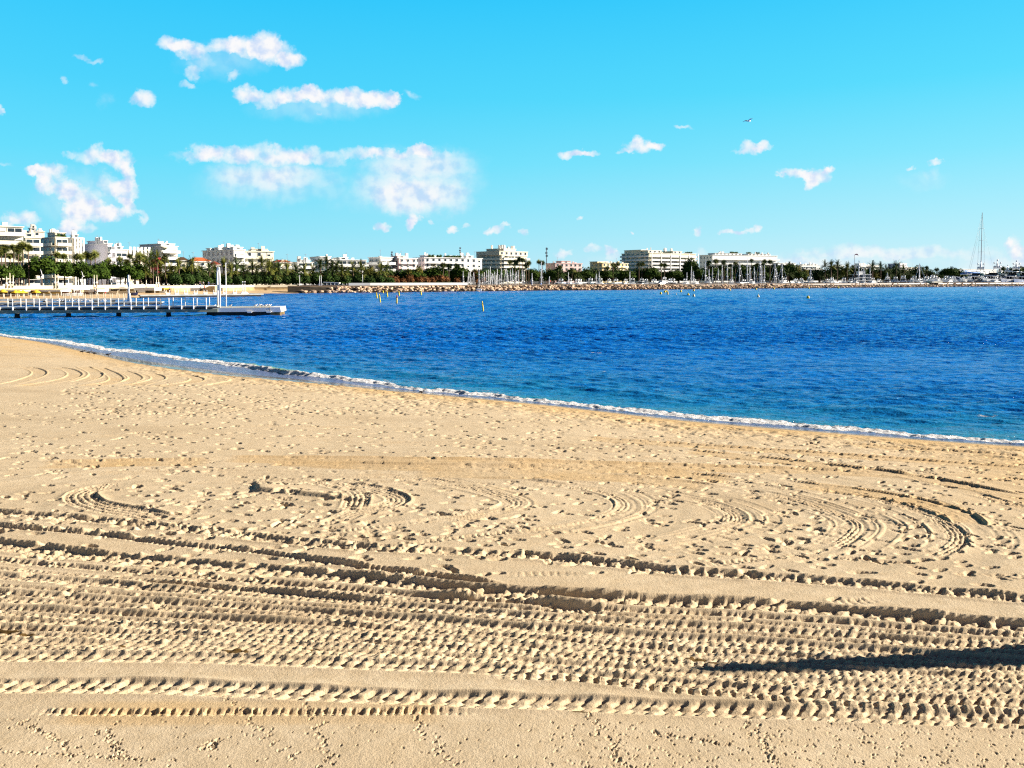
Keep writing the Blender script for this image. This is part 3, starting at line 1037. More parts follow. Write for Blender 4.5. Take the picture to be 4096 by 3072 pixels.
M = {
    'white': mat('white paint', (0.80, 0.80, 0.78), 0.5, 0.06, 0.6),
    'cream': mat('cream render', (0.82, 0.75, 0.54), 0.8, 0.10, 0.3),
    'cream2': mat('ivory render', (0.80, 0.76, 0.62), 0.8, 0.08, 0.3),
    'palewhite': mat('white render', (0.82, 0.82, 0.80), 0.8, 0.06, 0.3),
    'pink': mat('pink render', (0.72, 0.52, 0.50), 0.8, 0.08, 0.3),
    'ochre': mat('yellow render', (0.76, 0.62, 0.32), 0.8, 0.08, 0.3),
    'beige': mat('beige render', (0.76, 0.66, 0.50), 0.8, 0.10, 0.3),
    'grey': mat('grey concrete', (0.55, 0.54, 0.52), 0.8, 0.15, 0.4),
    'lilac': mat('pale grey gable render', (0.70, 0.67, 0.74), 0.85, 0.12, 0.15),
    'dark': mat('dark metal', (0.035, 0.035, 0.04), 0.5, 0.2),
    'glass': mat('window glass', (0.03, 0.045, 0.06), 0.12, 0.3, 2.0, spec=0.6),
    'recess': mat('painted recess shade', (0.30, 0.26, 0.18), 0.8, 0.3, 0.4),  # dark tone stands in for shade in arches and under pavilion roofs
    'blind': mat('window blind', (0.75, 0.72, 0.62), 0.7, 0.1, 0.5),
    'greenglass': mat('green balcony glass', (0.16, 0.30, 0.24), 0.2, 0.2, 0.5, spec=0.6),
    'tile': mat('orange roof tile', (0.62, 0.16, 0.05), 0.8, 0.35, 1.2),
    'redtile': mat('red roof tile', (0.36, 0.07, 0.05), 0.8, 0.3, 1.2),
    'redsheet': mat('red scaffold sheet', (0.60, 0.06, 0.08), 0.7, 0.2, 0.8),
    'brown': mat('brown wood', (0.14, 0.07, 0.04), 0.7, 0.35, 3.0),
    'redwood': mat('red brown fence', (0.24, 0.05, 0.04), 0.7, 0.3, 2.0),
    'bamboo': mat('yellow cane screen', (0.72, 0.52, 0.20), 0.8, 0.25, 3.0),
    'canvas': mat('cream canvas', (0.74, 0.66, 0.50), 0.8, 0.12, 0.8),
    'yellow': mat('yellow canvas', (0.85, 0.56, 0.03), 0.7, 0.12, 1.0),
    'orange': mat('orange canvas', (0.80, 0.28, 0.03), 0.7, 0.12, 1.0),
    'blue': mat('blue boat cover', (0.03, 0.17, 0.55), 0.6, 0.2, 1.0),
    'navy': mat('navy hull paint', (0.012, 0.02, 0.09), 0.25, 0.2, 1.0, spec=0.6),
    'hull': mat('white gelcoat', (0.80, 0.81, 0.82), 0.2, 0.04, 0.6, spec=0.6),
    'tint': mat('tinted boat window', (0.01, 0.012, 0.02), 0.08, 0.2, 1.0, spec=0.8),
    'alu': mat('painted mast', (0.72, 0.73, 0.76), 0.4, 0.06, 0.6),
    'concrete': mat('pier concrete', (0.52, 0.52, 0.48), 0.85, 0.22, 0.9, c2=(0.36, 0.38, 0.34)),
    'mossy': mat('algae stained concrete', (0.20, 0.25, 0.19), 0.85, 0.5, 1.4, c2=(0.33, 0.30, 0.20)),
    'pile': mat('wet black pile', (0.014, 0.012, 0.012), 0.6, 0.4, 3.0, c2=(0.035, 0.028, 0.02)),
    'rust': mat('brown weedy concrete', (0.20, 0.13, 0.05), 0.85, 0.5, 2.0, c2=(0.07, 0.05, 0.02)),
    'buoy': mat('yellow buoy plastic', (0.82, 0.60, 0.03), 0.45, 0.15, 3.0),
    'buoyw': mat('weathered pale buoy plastic', (0.78, 0.70, 0.42), 0.5, 0.2, 3.0),
    'stone': mat('sandstone wall', (0.62, 0.48, 0.27), 0.9, 0.3, 0.8, c2=(0.46, 0.34, 0.17)),
    'wallcream': mat('cream parapet', (0.80, 0.75, 0.60), 0.85, 0.1, 0.5),
    'path': mat('mole path', (0.17, 0.12, 0.08), 0.9, 0.2, 0.5),
    'rock': mat('breakwater rock', (0.58, 0.40, 0.26), 0.9, 0.4, 0.7, c2=(0.36, 0.26, 0.19), bump=0.6, bscale=4),
    'rock2': mat('pale breakwater rock', (0.70, 0.54, 0.38), 0.9, 0.3, 0.7, c2=(0.50, 0.34, 0.22), bump=0.6, bscale=4),
    'rockwet_gaps': mat('wet rock and painted gaps', (0.05, 0.04, 0.03), 0.5, 0.4, 1.0),
    'pine': mat('pine needles', (0.06, 0.10, 0.010), 0.8, 0.5, 0.7, c2=(0.022, 0.048, 0.007), spec=0.1),
    'oak': mat('dark evergreen leaves', (0.05, 0.095, 0.018), 0.8, 0.5, 0.7, c2=(0.02, 0.04, 0.010), spec=0.1),
    'olive': mat('yellow green leaves', (0.16, 0.14, 0.02), 0.8, 0.5, 0.7, c2=(0.08, 0.09, 0.02), spec=0.1),
    'palm': mat('palm fronds', (0.19, 0.19, 0.03), 0.7, 0.5, 0.9, c2=(0.06, 0.085, 0.02), spec=0.2),
    'palmdk': mat('dark palm fronds', (0.08, 0.115, 0.025), 0.7, 0.5, 0.9, c2=(0.03, 0.05, 0.015), spec=0.2),
    'tamarisk': mat('brown tamarisk twigs', (0.23, 0.10, 0.035), 0.9, 0.4, 0.8, c2=(0.13, 0.06, 0.03), spec=0.1),
    'bark': mat('tree bark', (0.11, 0.075, 0.055), 0.9, 0.4, 3.0),
    'palmbark': mat('palm trunk', (0.15, 0.10, 0.07), 0.9, 0.35, 3.0),
    'land': mat('paved promenade', (0.10, 0.09, 0.08), 0.9, 0.2, 0.1),
    'farsand': mat('far beach sand', (0.66, 0.47, 0.27), 0.95, 0.2, 0.15),
    'bluegate': mat('deep blue barrel roof', (0.02, 0.03, 0.13), 0.4, 0.2, 0.3),
    'letters': mat('blue sign letters', (0.01, 0.22, 0.60), 0.5, 0.05),
    'skin': mat('skin', (0.55, 0.34, 0.24), 0.6, 0.05),
    'cloth1': mat('dark cloth', (0.02, 0.02, 0.03), 0.9, 0.2),
    'cloth2': mat('red cloth', (0.5, 0.03, 0.03), 0.9, 0.2),
    'cloth3': mat('blue cloth', (0.03, 0.08, 0.25), 0.9, 0.2),
    'cloth4': mat('white cloth', (0.75, 0.75, 0.72), 0.9, 0.1),
    'crow': mat('dark feathers', (0.02, 0.02, 0.025), 0.6, 0.3, 20),
    'pigeon': mat('grey feathers', (0.10, 0.10, 0.12), 0.6, 0.4, 20),
    'gull': mat('white feathers', (0.80, 0.80, 0.80), 0.7, 0.05, 20),
    'gullwing': mat('grey wing feathers', (0.32, 0.34, 0.37), 0.7, 0.1, 20),
    'beak': mat('yellow beak', (0.7, 0.4, 0.03), 0.5, 0.1),
    'kite': mat('pink kite cloth', (0.75, 0.04, 0.10), 0.7, 0.1),
    'metal': mat('grey railing metal', (0.22, 0.22, 0.26), 0.5, 0.15),
    'teal': mat('teal tarpaulin', (0.02, 0.18, 0.18), 0.7, 0.2),
}

# ------------------------------------------------------------------ far shore
WPX = [-900, -300, 0, 300, 500, 640, 800, 1000, 1240, 1600, 2100, 2700, 3200, 3700, 4096, 4500, 5200]
WD = [118, 138, 150, 162, 182, 201, 233, 243, 247, 262, 300, 336, 380, 436, 478, 530, 640]
VPX = [-900, -300, 0, 300, 640, 1000, 1240, 1500, 1950]
VD = [158, 168, 180, 192, 228, 256, 262, 268, 292]
EPX = [1960, 2060, 2600, 3200, 3700, 4300, 5200]
ED = [296, 352, 415, 478, 540, 610, 760]


def on_d(px, d):
    return ray(px, 1115).x * d, d


def interp(px, a, b):
    return float(np.interp(px, a, b))


edge = [on_d(p, d) for p, d in zip(VPX, VD)] + [on_d(p, d) for p, d in zip(EPX, ED)]
n_e = len(edge)
vs = [(x, y, G) for x, y in edge] + [(x * 9, 2600 + 0 * y, G) for x, y in edge] + [(x, y, -1.5) for x, y in edge]
fs = [(i, i + 1, n_e + i + 1, n_e + i) for i in range(n_e - 1)] + [(2 * n_e + i, 2 * n_e + i + 1, i + 1, i) for i in range(n_e - 1)]
land = MB().add(vs, fs).build('ground', M['land'])
land['kind'] = 'structure'

bpts, fs = [], []
cols_ = list(range(-900, 1300, 50))
for p in cols_:
    dw, dv = interp(p, WPX, WD), interp(p, VPX, VD)
    for k, zz in ((-0.5, -0.5), (0, 0.02), (0.12, 0.2), (0.5, 0.55), (1.04, 0.85)):
        x, y = on_d(p, dw + (dv - dw) * k)
        bpts.append((x, y, zz + (0 if abs(k) < .01 else 0.06 * math.sin(p * 1.3 + k * 9))))
for i in range(len(cols_) - 1):
    for k in range(4):
        fs.append((i * 5 + k, (i + 1) * 5 + k, (i + 1) * 5 + k + 1, i * 5 + k + 1))
fb_ = MB().add(bpts, fs, 0, True).build('sand', M['farsand'])
fb_['kind'] = 'structure'


def strip_wall(name, label, cat, p0, p1, zb, zt, m, thick=0.6, off=0.0, cap=None, step=40, capz=0.35):
    """a wall following the edge of the promenade"""
    root = thing(name, label, cat, (*on_d(p0, interp(p0, VPX, VD) - off), 0))
    o = root.location
    b = MB()
    c = MB()
    n = max(int((p1 - p0) / step), 1)
    for i in range(n):
        a0, a1 = p0 + (p1 - p0) * i / n, p0 + (p1 - p0) * (i + 1) / n
        q = []
        for a, dd in ((a0, -off), (a1, -off), (a1, -off + thick), (a0, -off + thick)):
            x, y = on_d(a, interp(a, VPX, VD) + dd)
            q.append((x - o.x, y - o.y))
        b.hexa([(x, y, zb) for x, y in q], [(x, y, zt) for x, y in q])
        if cap:
            q2 = [(q[0][0], q[0][1] - 0.25), (q[1][0], q[1][1] - 0.25), q[2], q[3]]
            c.hexa([(x, y, zt + 0.003) for x, y in q2], [(x, y, zt + capz) for x, y in q2])
    b.build('wall_face', m, root)
    if cap:
        c.build('coping', cap, root)
    return root


strip_wall('seawall', 'long cream promenade wall behind the beach pavilions on the left', 'wall', -300, 640, 0.5, 2.15, M['stone'], off=0.7, cap=M['wallcream'], capz=0.75)
strip_wall('seawall', 'sandstone beach wall with pale coping in the middle of the far beach', 'wall', 642, 1185, 0.3, 1.75, M['stone'], off=0.7, cap=M['wallcream'], capz=0.75)
strip_wall('parapet_wall', 'bright white parapet above the rocks, in front of the brown tamarisks', 'wall', 1395, 1870, 1.9, 2.25, M['path'], off=0.5, cap=M['palewhite'], capz=0.85)

# metal railing along the quay
rl = thing('quay_railing', 'grey metal railing with pale post heads along the quay above the first rocks', 'railing', (*on_d(1210, interp(1210, VPX, VD)), 0))
b = MB()
h_ = MB()
o = rl.location
last = None
for i in range(24):
    p = 1210 + i * 8
    x, y = on_d(p, interp(p, VPX, VD) - 0.7)
    x -= o.x
    y -= o.y
    b.box(x - .06, x + .06, y - .06, y + .06, 1.4, 2.6)
    if i % 2 == 0:
        MB().ball((x, y, 2.72), .2, .2, .16, 6, 4).build('post_head', M['white'], rl)
    if last:
        b.tube([(last[0], last[1], 2.5), (x, y, 2.5)], .05, 4)
        b.hexa([(last[0], last[1], 1.3), (x, y, 1.3), (x, y + .1, 1.3), (last[0], last[1] + .1, 1.3)], [(last[0], last[1], 2.2), (x, y, 2.2), (x, y + .1, 2.2), (last[0], last[1] + .1, 2.2)])
    last = (x, y)
b.build('rail', M['metal'], rl)

# breakwater: sloped core with a path on top
bw = MB()
mp = [1150, 1240, 1400, 1600, 1850, 2100, 2400, 2700, 3000, 3200, 3450, 3700, 3900, 4096, 4500, 5200]
rows = []
for p in mp:
    d0 = interp(p, WPX, WD)
    w1 = 11 if p > 1950 else 6
    rows.append([(*on_d(p, d0 + a), z) for a, z in ((-1.2, -1.2), (0.6, -0.1), (4.2, 1.55), (4.6, 2.05), (4.9, 2.3), (w1, 2.3), (w1 + 0.1, -1.2))])
vs = [q for r_ in rows for q in r_]
fs = []
for i in range(len(rows) - 1):
    for k in range(6):
        fs.append((i * 7 + k, (i + 1) * 7 + k, (i + 1) * 7 + k + 1, i * 7 + k + 1))
        
bm_ = MB()
top_f = [f for i, f in enumerate(fs) if i % 6 in (3, 4)]
low_f = [f for i, f in enumerate(fs) if i % 6 not in (3, 4)]
bm_.add(vs, top_f, 0)
bm_.f += low_f
bm_.mi += [1] * len(low_f)
bm_.sm += [False] * len(low_f)
bwo = bm_.build('breakwater', [M['path'], M['rockwet_gaps']])  # dark core slope paints the shade in the gaps between boulders
tag(bwo, 'long low breakwater with a brown path on top, rocks piled on its sea side', 'breakwater')

rr = random.Random(5)


def rock_mesh(seed):
    r_ = random.Random(seed)
    import bmesh
    bm = bmesh.new()
    bmesh.ops.create_icosphere(bm, subdivisions=1, radius=1)
    for v in bm.verts:
        v.co *= r_.uniform(0.6, 1.25)
        v.co.z *= 0.8
    me = bpy.data.meshes.new('boulder')
    bm.to_mesh(me)
    bm.free()
    return me


rocks = []
for i in range(6):
    for mt in ('rock', 'rock2'):
        me = rock_mesh(i)
        me.materials.append(M[mt])
        rocks.append(me)
rmw = []
for i in range(3):
    me = rock_mesh(20 + i)
    me.materials.append(M['rockwet_gaps'])
    rmw.append(me)
path_pts = []
for p in range(1195, 4400, 2):
    d0 = interp(p, WPX, WD)
    path_pts.append((*on_d(p, d0), p))
placed = []
acc = 0
lastp = path_pts[0]
for q in path_pts[1:]:
    acc += math.hypot(q[0] - lastp[0], q[1] - lastp[1])
    lastp = q
    if acc > 0.95:
        acc = 0
        for row, (a, z) in enumerate(((0.2, 0.0), (1.5, 0.65), (2.7, 1.25), (3.7, 1.75))):
            if q[2] < 1300 and row > 1:
                continue
            if rr.random() < 0.12:
                continue
            placed.append((q[0] + rr.uniform(-.5, .5), q[1] + a + rr.uniform(-.4, .4), z + rr.uniform(-.2, .2) - (0.1 if row else 0.15), rr.uniform(.42, .88), row))
placed.sort(key=lambda t: t[1])
rest = MB()
for i, (x, y, z, s_, row) in enumerate(placed):
    me = rr.choice(rmw) if row == 0 and rr.random() < .75 else rr.choice(rocks)
    if i < 300:
        o = link('boulder', me, None, (x, y, z), (s_ * 1.15, s_, s_ * 0.85), rr.uniform(0, 6.28))
        tag(o, 'rough boulder piled on the sea side of the breakwater, at its left end', 'boulder', 'boulders of the breakwater')
    else:
        mtx = Matrix.Translation((x, y, z)) @ Matrix.Rotation(rr.uniform(0, 6.28), 4, 'Z') @ Matrix.Diagonal((s_ * 1.15, s_, s_ * 0.85, 1))
        mi = {'breakwater rock': 0, 'pale breakwater rock': 1, 'wet rock and painted gaps': 2}[me.materials[0].name]
        rest.add([mtx @ v.co for v in me.vertices], [tuple(p.vertices) for p in me.polygons], mi)
ro = rest.build('rocks', [M['rock'], M['rock2'], M['rockwet_gaps']])
tag(ro, 'heap of tan rocks armouring the rest of the breakwater towards the marina', 'rocks', None, 'stuff')


# ------------------------------------------------------------------ vegetation
def leafy(mb, c, rx, ry, rz, n, size, rnd, flat_bottom=False, m=0, lump=0.22):
    """a lumpy core and many small leaf clumps spread over it"""
    blobs = [(Vector((rnd.gauss(0, .45), rnd.gauss(0, .45), rnd.gauss(0, .35))), rnd.uniform(.35, .7)) for _ in range(9)]
    import bmesh
    bm = bmesh.new()
    bmesh.ops.create_icosphere(bm, subdivisions=2, radius=1)
    sd = rnd.uniform(0, 50)
    for v in bm.verts:
        d = v.co.normalized()
        k = 0.80 + lump * math.sin(d.x * 5 + sd) * math.cos(d.y * 6 + sd * 2) + rnd.uniform(-.08, .08)
        z = d.z * k
        if flat_bottom and z < 0:
            z *= 0.35
        v.co = (c[0] + d.x * k * rx * .92, c[1] + d.y * k * ry * .92, c[2] + z * rz * .92)
    mb.add([v.co.copy() for v in bm.verts], [tuple(q.index for q in f.verts) for f in bm.faces], m)
    bm.free()
    for _ in range(n):
        d = Vector((rnd.gauss(0, 1), rnd.gauss(0, 1), rnd.gauss(0, 1))).normalized()
        if flat_bottom and d.z < -0.25:
            d.z *= -1
        k = 0.80 + lump * math.sin(d.x * 5 + sd) * math.cos(d.y * 6 + sd * 2) + rnd.uniform(-.12, .24)
        z = d.z * k
        if flat_bottom and z < 0:
            z *= 0.35
        p = Vector((c[0] + d.x * k * rx, c[1] + d.y * k * ry, c[2] + z * rz))
        s_ = size * rnd.uniform(.6, 1.4)
        a = Vector((rnd.gauss(0, 1), rnd.gauss(0, 1), rnd.gauss(0, 1)))
        a = (a - d * a.dot(d) * .8).normalized() * s_
        b_ = (d.cross(a) + Vector((rnd.gauss(0, 1), rnd.gauss(0, 1), rnd.gauss(0, 1))) * s_ * .35).normalized() * s_
        q = d * s_ * .7
        mb.add([p - a, p + b_, p + a + q, p - b_ + q], [(0, 1, 2), (0, 2, 3)], m)


def pine_tree(seed):
    rnd = random.Random(seed)
    root = thing('umbrella_pine', '', 'pine tree')
    t = MB()
    lean = rnd.uniform(-.5, .5)
    t.tube([(0, 0, 0), (lean * .4, 0, 2.0), (lean, .1, 4.2)], .26, 7, r2=.18)
    for k in range(5):
        a = k * 1.26 + rnd.uniform(-.3, .3)
        t.tube([(lean * .8, 0, 3.4), (lean + math.cos(a) * 1.2, math.sin(a) * 1.2, 4.6), (lean + math.cos(a) * 2.4, math.sin(a) * 2.4, 5.4)], .12, 5, r2=.05)
    t.build('trunk', M['bark'], root)
    c = MB()
    leafy(c, (0, 0, 4.4), 3.6, 3.4, 3.2, 1000, .26, rnd, True)
    leafy(c, (1.9, -.8, 3.7), 2.1, 2.0, 2.0, 350, .24, rnd, True)
    leafy(c, (-1.9, .3, 3.9), 2.1, 2.0, 2.1, 350, .24, rnd, True)
    c.build('crown', M['pine'], root)
    return root


def round_tree(seed, mt, name, cat):
    rnd = random.Random(seed)
    root = thing(name, '', cat)
    t = MB()
    t.tube([(0, 0, 0), (.1, 0, 1.6), (0, .1, 3.6)], .22, 6, r2=.12)
    for k in range(4):
        a = k * 1.57 + rnd.uniform(-.3, .3)
        t.tube([(0, 0, 1.6), (math.cos(a) * 1.3, math.sin(a) * 1.3, 3.4)], .1, 5, r2=.04)
    t.build('trunk', M['bark'], root)
    c = MB()
    leafy(c, (0, 0, 4.1), 2.6, 2.6, 2.9, 700, .25, rnd)
    leafy(c, (1.3, -.5, 3.0), 1.6, 1.6, 1.7, 250, .24, rnd)
    leafy(c, (-1.3, .2, 3.3), 1.7, 1.6, 1.9, 250, .24, rnd)
    c.build('crown', M[mt], root)
    return root


def shrub_tree(seed, mt, name, cat):
    rnd = random.Random(seed)
    root = thing(name, '', cat)
    t = MB()
    for k in range(5):
        a = k * 1.26 + rnd.uniform(-.3, .3)
        t.tube([(0, 0, 0), (math.cos(a) * .5, math.sin(a) * .5, 1.2), (math.cos(a) * 1.4, math.sin(a) * 1.4, 2.6)], .09, 5, r2=.03)
    t.build('trunk', M['bark'], root)
    c = MB()
    leafy(c, (0, 0, 2.5), 2.2, 2.2, 1.8, 700, .16, rnd, lump=.3)
    leafy(c, (1.1, 0, 1.8), 1.3, 1.3, 1.1, 250, .15, rnd)
    c.build('crown', M[mt], root)
    return root


def frond(mb, a, el, L, wd, droop, seg=6, m=0):
    """an arching frond with separate leaflets"""
    p = Vector((0, 0, 0))
    d = Vector((math.cos(a) * math.cos(el), math.sin(a) * math.cos(el), math.sin(el)))
    side = Vector((-math.sin(a), math.cos(a), 0))
    pts = [p.copy()]
    for i in range(seg):
        p = p + d * (L / seg)
        pts.append(p.copy())
        d = (d + Vector((0, 0, -droop / seg))).normalized()
    for i in range(seg):
        w0 = wd * (1 - abs(i / seg - .45) * 1.0)
        a0, a1 = pts[i], pts[i + 1]
        dd = (a1 - a0)
        for s_ in (-1, 1):
            for h in (0.0, 0.5):
                q = a0 + dd * h
                tip = q + side * s_ * w0 + dd * 0.7 + Vector((0, 0, -w0 * .35))
                mb.add([q, q + dd * 0.38, tip], [(0, 1, 2)], m)
    return pts


def palm_tree(seed, kind, mt):
    rnd = random.Random(seed)
    name = 'fan_palm' if kind == 'fan' else 'date_palm'
    root = thing(name, '', 'palm tree')
    t = MB()
    b_ = rnd.uniform(-.03, .03)
    t.tube([(0, 0, 0), (b_ * .5, 0, .35), (b_, 0, .7), (b_ * .5, 0, 1.0)], .13 if kind == 'fan' else .24, 7, r2=.10 if kind == 'fan' else .19)
    tr = t.build('trunk', M['palmbark'], root)
    c = MB()
    if kind == 'fan':
        for k in range(46):
            a = rnd.uniform(0, 6.28)
            el = rnd.uniform(-1.0, 1.35)
            L = rnd.uniform(.8, 1.15)
            d = Vector((math.cos(a) * math.cos(el), math.sin(a) * math.cos(el), math.sin(el)))
            s1 = d.orthogonal().normalized()
            s2 = d.cross(s1)
            base_ = d * L * .45
            for j in range(7):
                g = (j - 3) * .32
                tip = base_ + (d * math.cos(g) + s1 * math.sin(g)) * L * .8 + Vector((0, 0, -.12 * abs(j - 3) * .5))
                c.add([base_ * .6, base_ + s1 * math.sin(g - .1) * L * .3 + d * .1, tip, base_ + s1 * math.sin(g + .1) * L * .3 + d * .1], [(0, 1, 2), (0, 2, 3)])
        c.ball((0, 0, -.25), .38, .38, .55, 7, 5)
    else:
        for k in range(44):
            a = k * 2.4 + rnd.uniform(-.2, .2)
            el = rnd.choice([-.15, .15, .45, .75, 1.05, 1.35]) + rnd.uniform(-.1, .1)
            frond(c, a, el, rnd.uniform(2.2, 3.0), .42, 1.15)
        c.ball((0, 0, -.15), .42, .42, .55, 7, 5)
    co = c.build('crown', M[mt], root)
    co.location.z = 1.0
    return root


def place_palm(proto, x, y, H_, s_, rz, label, group):
    r_ = dup(proto, (x, y, G - 0.05), rz, None, label, group)
    for ch in r_.children:
        if ch.name.startswith('trunk'):
            ch.scale = (s_, s_, H_)
        else:
            ch.scale = (s_, s_, s_)
            ch.location.z = H_
    return r_


PINES = [pine_tree(i) for i in range(3)]
OAKS = [round_tree(10 + i, 'oak', 'evergreen_tree', 'tree') for i in range(3)]
OLIVES = [round_tree(20, 'olive', 'yellowing_tree', 'tree')]
TAMS = [shrub_tree(30 + i, 'tamarisk', 'tamarisk', 'shrub') for i in range(2)]
BUSH = [shrub_tree(40, 'oak', 'clipped_shrub', 'shrub')]
FANS = [palm_tree(50 + i, 'fan', mt) for i, mt in enumerate(('palm', 'palmdk'))]
DATES = [palm_tree(60 + i, 'date', mt) for i, mt in enumerate(('palm', 'palmdk'))]
PROTOS = PINES + OAKS + OLIVES + TAMS + BUSH + FANS + DATES

# landmarks that name what a tree or boat stands near: (px from, px to, phrase)
LAND = [(-400, 97, 'the big cream block at the left edge'), (97, 165, 'the narrow ivory block'), (165, 275, 'the beige cornered block'), (275, 330, 'the white block with tall posts'),
        (330, 440, 'the blank lilac gable'), (440, 512, 'the small pale terraced block'), (512, 606, 'the cream block with fins'), (606, 712, 'the dark roofed block with red scaffolding'),
        (712, 760, 'the little brown roofed house'), (760, 845, 'the orange roofed villa'), (845, 936, 'the grey windowed side of the old hotel'), (936, 985, 'the sunny corner of the old hotel'),
        (985, 1095, 'the ivory balcony block'), (1095, 1165, 'the red roofed apartment house'), (1165, 1248, 'the low white terraced block'), (1248, 1360, 'the left half of the long terraced block'),
        (1360, 1468, 'the right half of the long terraced block'), (1468, 1545, 'the flat roofed grey block'), (1545, 1668, 'the pale pink block'), (1668, 1760, 'the left half of the arched white block'),
        (1760, 1860, 'the right half of the arched white block'), (1860, 1930, 'the white block with plain walls'), (1930, 2020, 'the shaded side of the seven storey block'),
        (2020, 2130, 'the sunny side of the seven storey block'), (2130, 2330, 'the deep pink block'), (2330, 2415, 'the ochre side of the yellow block'), (2415, 2480, 'the sunny side of the yellow block'),
        (2480, 2600, 'the shaded side of the largest block'), (2600, 2700, 'the posts of the largest block'), (2700, 2795, 'the right end of the largest block'),
        (2795, 2900, 'the left end of the wide curved block'), (2900, 3010, 'the middle of the wide curved block'), (3010, 3112, 'the right end of the wide curved block'),
        (3112, 3200, 'the low white roof beside the curved block'), (3200, 3330, 'the white rooftops above the trees'), (3330, 3405, 'the single small white rooftop'),
        (3405, 3440, 'the windsock mast'), (3440, 3530, 'the harbour office'), (3530, 3620, 'the stepped cream block, left side'), (3620, 3700, 'the stepped cream block, right side'),
        (3700, 3780, 'the low cream block on the mole'), (3780, 3850, 'the blue barrel roofed hall'), (3850, 3990, 'the white wall with blue letters'), (3990, 4500, 'the far right edge')]
pending = []          # (kind phrase, px, object)


def where(px):
    for a, b, ph in LAND:
        if a <= px < b:
            return ph
    return LAND[-1][2]


def later(o, phrase, px, rel='in front of'):
    pending.append((phrase, rel, where(px), px, o))


def resolve_labels():
    buckets = {}
    for ph, rel, wh, px, o in pending:
        buckets.setdefault((ph, rel, wh), []).append((px, o))
    for (ph, rel, wh), lst in buckets.items():
        lst.sort(key=lambda t: t[0])
        n = len(lst)
        wh = wh
        for i, (px, o) in enumerate(lst):
            if n == 1:
                o['label'] = '%s by %s' % (ph, wh)
            elif n == 2:
                o['label'] = '%s %s of two by %s' % (('left', 'right')[i], ph, wh)
            else:
                o['label'] = '%s %s from left by %s' % (ORD[min(i, 19)], ph, wh)


TD_PX = [-300, 0, 600, 1000, 1240, 1500, 1950, 2070, 2600, 3200, 3700, 4300]
TD = [186, 198, 240, 266, 276, 284, 312, 372, 436, 500, 566, 640]
rt = random.Random(11)


def tree_at(protos, px, ytop, wpx, native_w, native_h, phrase, group, dd=0.0):
    d = interp(px, TD_PX, TD) + dd
    top = at_depth(px, ytop, d)
    Hh = top.z - G
    s_ = (wpx * d / F) / native_w
    o = dup(rt.choice(protos), (top.x, d, G - .05), rt.uniform(-.6, .6) + (0 if rt.random() < .5 else math.pi), (s_, s_, Hh / native_h), '', group)
    later(o, phrase, px)
    return o


# umbrella pines: centre px, top, width
for (px, yt, wd, dd) in [(0, 1062, 90, 0), (58, 1060, 78, 2), (165, 1030, 138, 2), (112, 1070, 60, 8), (258, 1047, 88, 4), (318, 1048, 92, 3), (352, 1068, 70, -2), (392, 1056, 84, 3), (425, 1050, 96, 10), (408, 1075, 60, -3), (498, 1058, 112, 3), (535, 1075, 80, -2),
                         (560, 1058, 78, 6), (755, 1068, 74, 2), (735, 1078, 60, 6), (1650, 1082, 110, 4), (1745, 1068, 96, 6), (1840, 1070, 84, 4), (1905, 1080, 70, 4), (1985, 1078, 80, 30), (2060, 1072, 84, 20), (2125, 1078, 70, 6),
                         (2214, 1083, 76, 4), (2305, 1090, 60, 8), (2342, 1085, 74, 5), (2424, 1082, 62, 2), (2465, 1078, 70, 14), (2506, 1082, 72, 2), (2602, 1072, 78, 2), (2695, 1083, 76, 2), (2762, 1040, 66, 6), (2797, 1078, 64, 2),
                         (2840, 1068, 80, 4), (2890, 1064, 70, 16), (2960, 1062, 90, 20), (3040, 1060, 90, 16), (3100, 1062, 80, 8), (3160, 1057, 80, 8), (3195, 1086, 60, 0), (3805, 1074, 96, 14), (4075, 1070, 90, 60), (4012, 1068, 36, 60), (4140, 1072, 90, 30)]:
    tree_at(PINES, px, yt, wd, 7.6, 7.4, 'rounded umbrella pine', 'umbrella pines along the shore', dd)
# dark evergreens filling the row
k = 0
px = 590
while px < 3720:
    yt = 1078 + rt.uniform(-9, 9) + (6 if px < 1500 else 0) - (8 if 3250 < px < 3700 else 0)
    if 2130 < px < 2170 or 2335 < px < 2350:
        yt += 8
    tree_at(OAKS, px, yt, rt.uniform(48, 70), 5.6, 7.0, 'dark evergreen tree', 'dark evergreens behind the promenade', rt.uniform(7, 20))
    px += rt.uniform(27, 40)
for px in (3725, 3760, 3862, 3890, 3925, 3960, 3990, 4020, 4045, 4072, 4100):
    tree_at(OAKS, px, 1094 + rt.uniform(-4, 5), 50, 5.6, 7.0, 'dark evergreen tree', 'dark evergreens behind the promenade', 10)
px = 700
while px < 1560:
    tree_at(OAKS, px, 1096 + rt.uniform(-7, 8), rt.uniform(44, 62), 5.6, 7.0, 'low dark evergreen', 'dark evergreens behind the promenade', -5)
    px += rt.uniform(34, 48)
for (px, yt, wd) in [(1480, 1066, 50), (1500, 1085, 40), (1637, 1076, 34), (1675, 1064, 40), (3190, 1062, 40), (3500, 1090, 36), (3222, 1075, 30)]:
    tree_at(OLIVES, px, yt, wd, 5.6, 7.0, 'yellow green leafy tree', 'yellow green trees behind the promenade', 2)
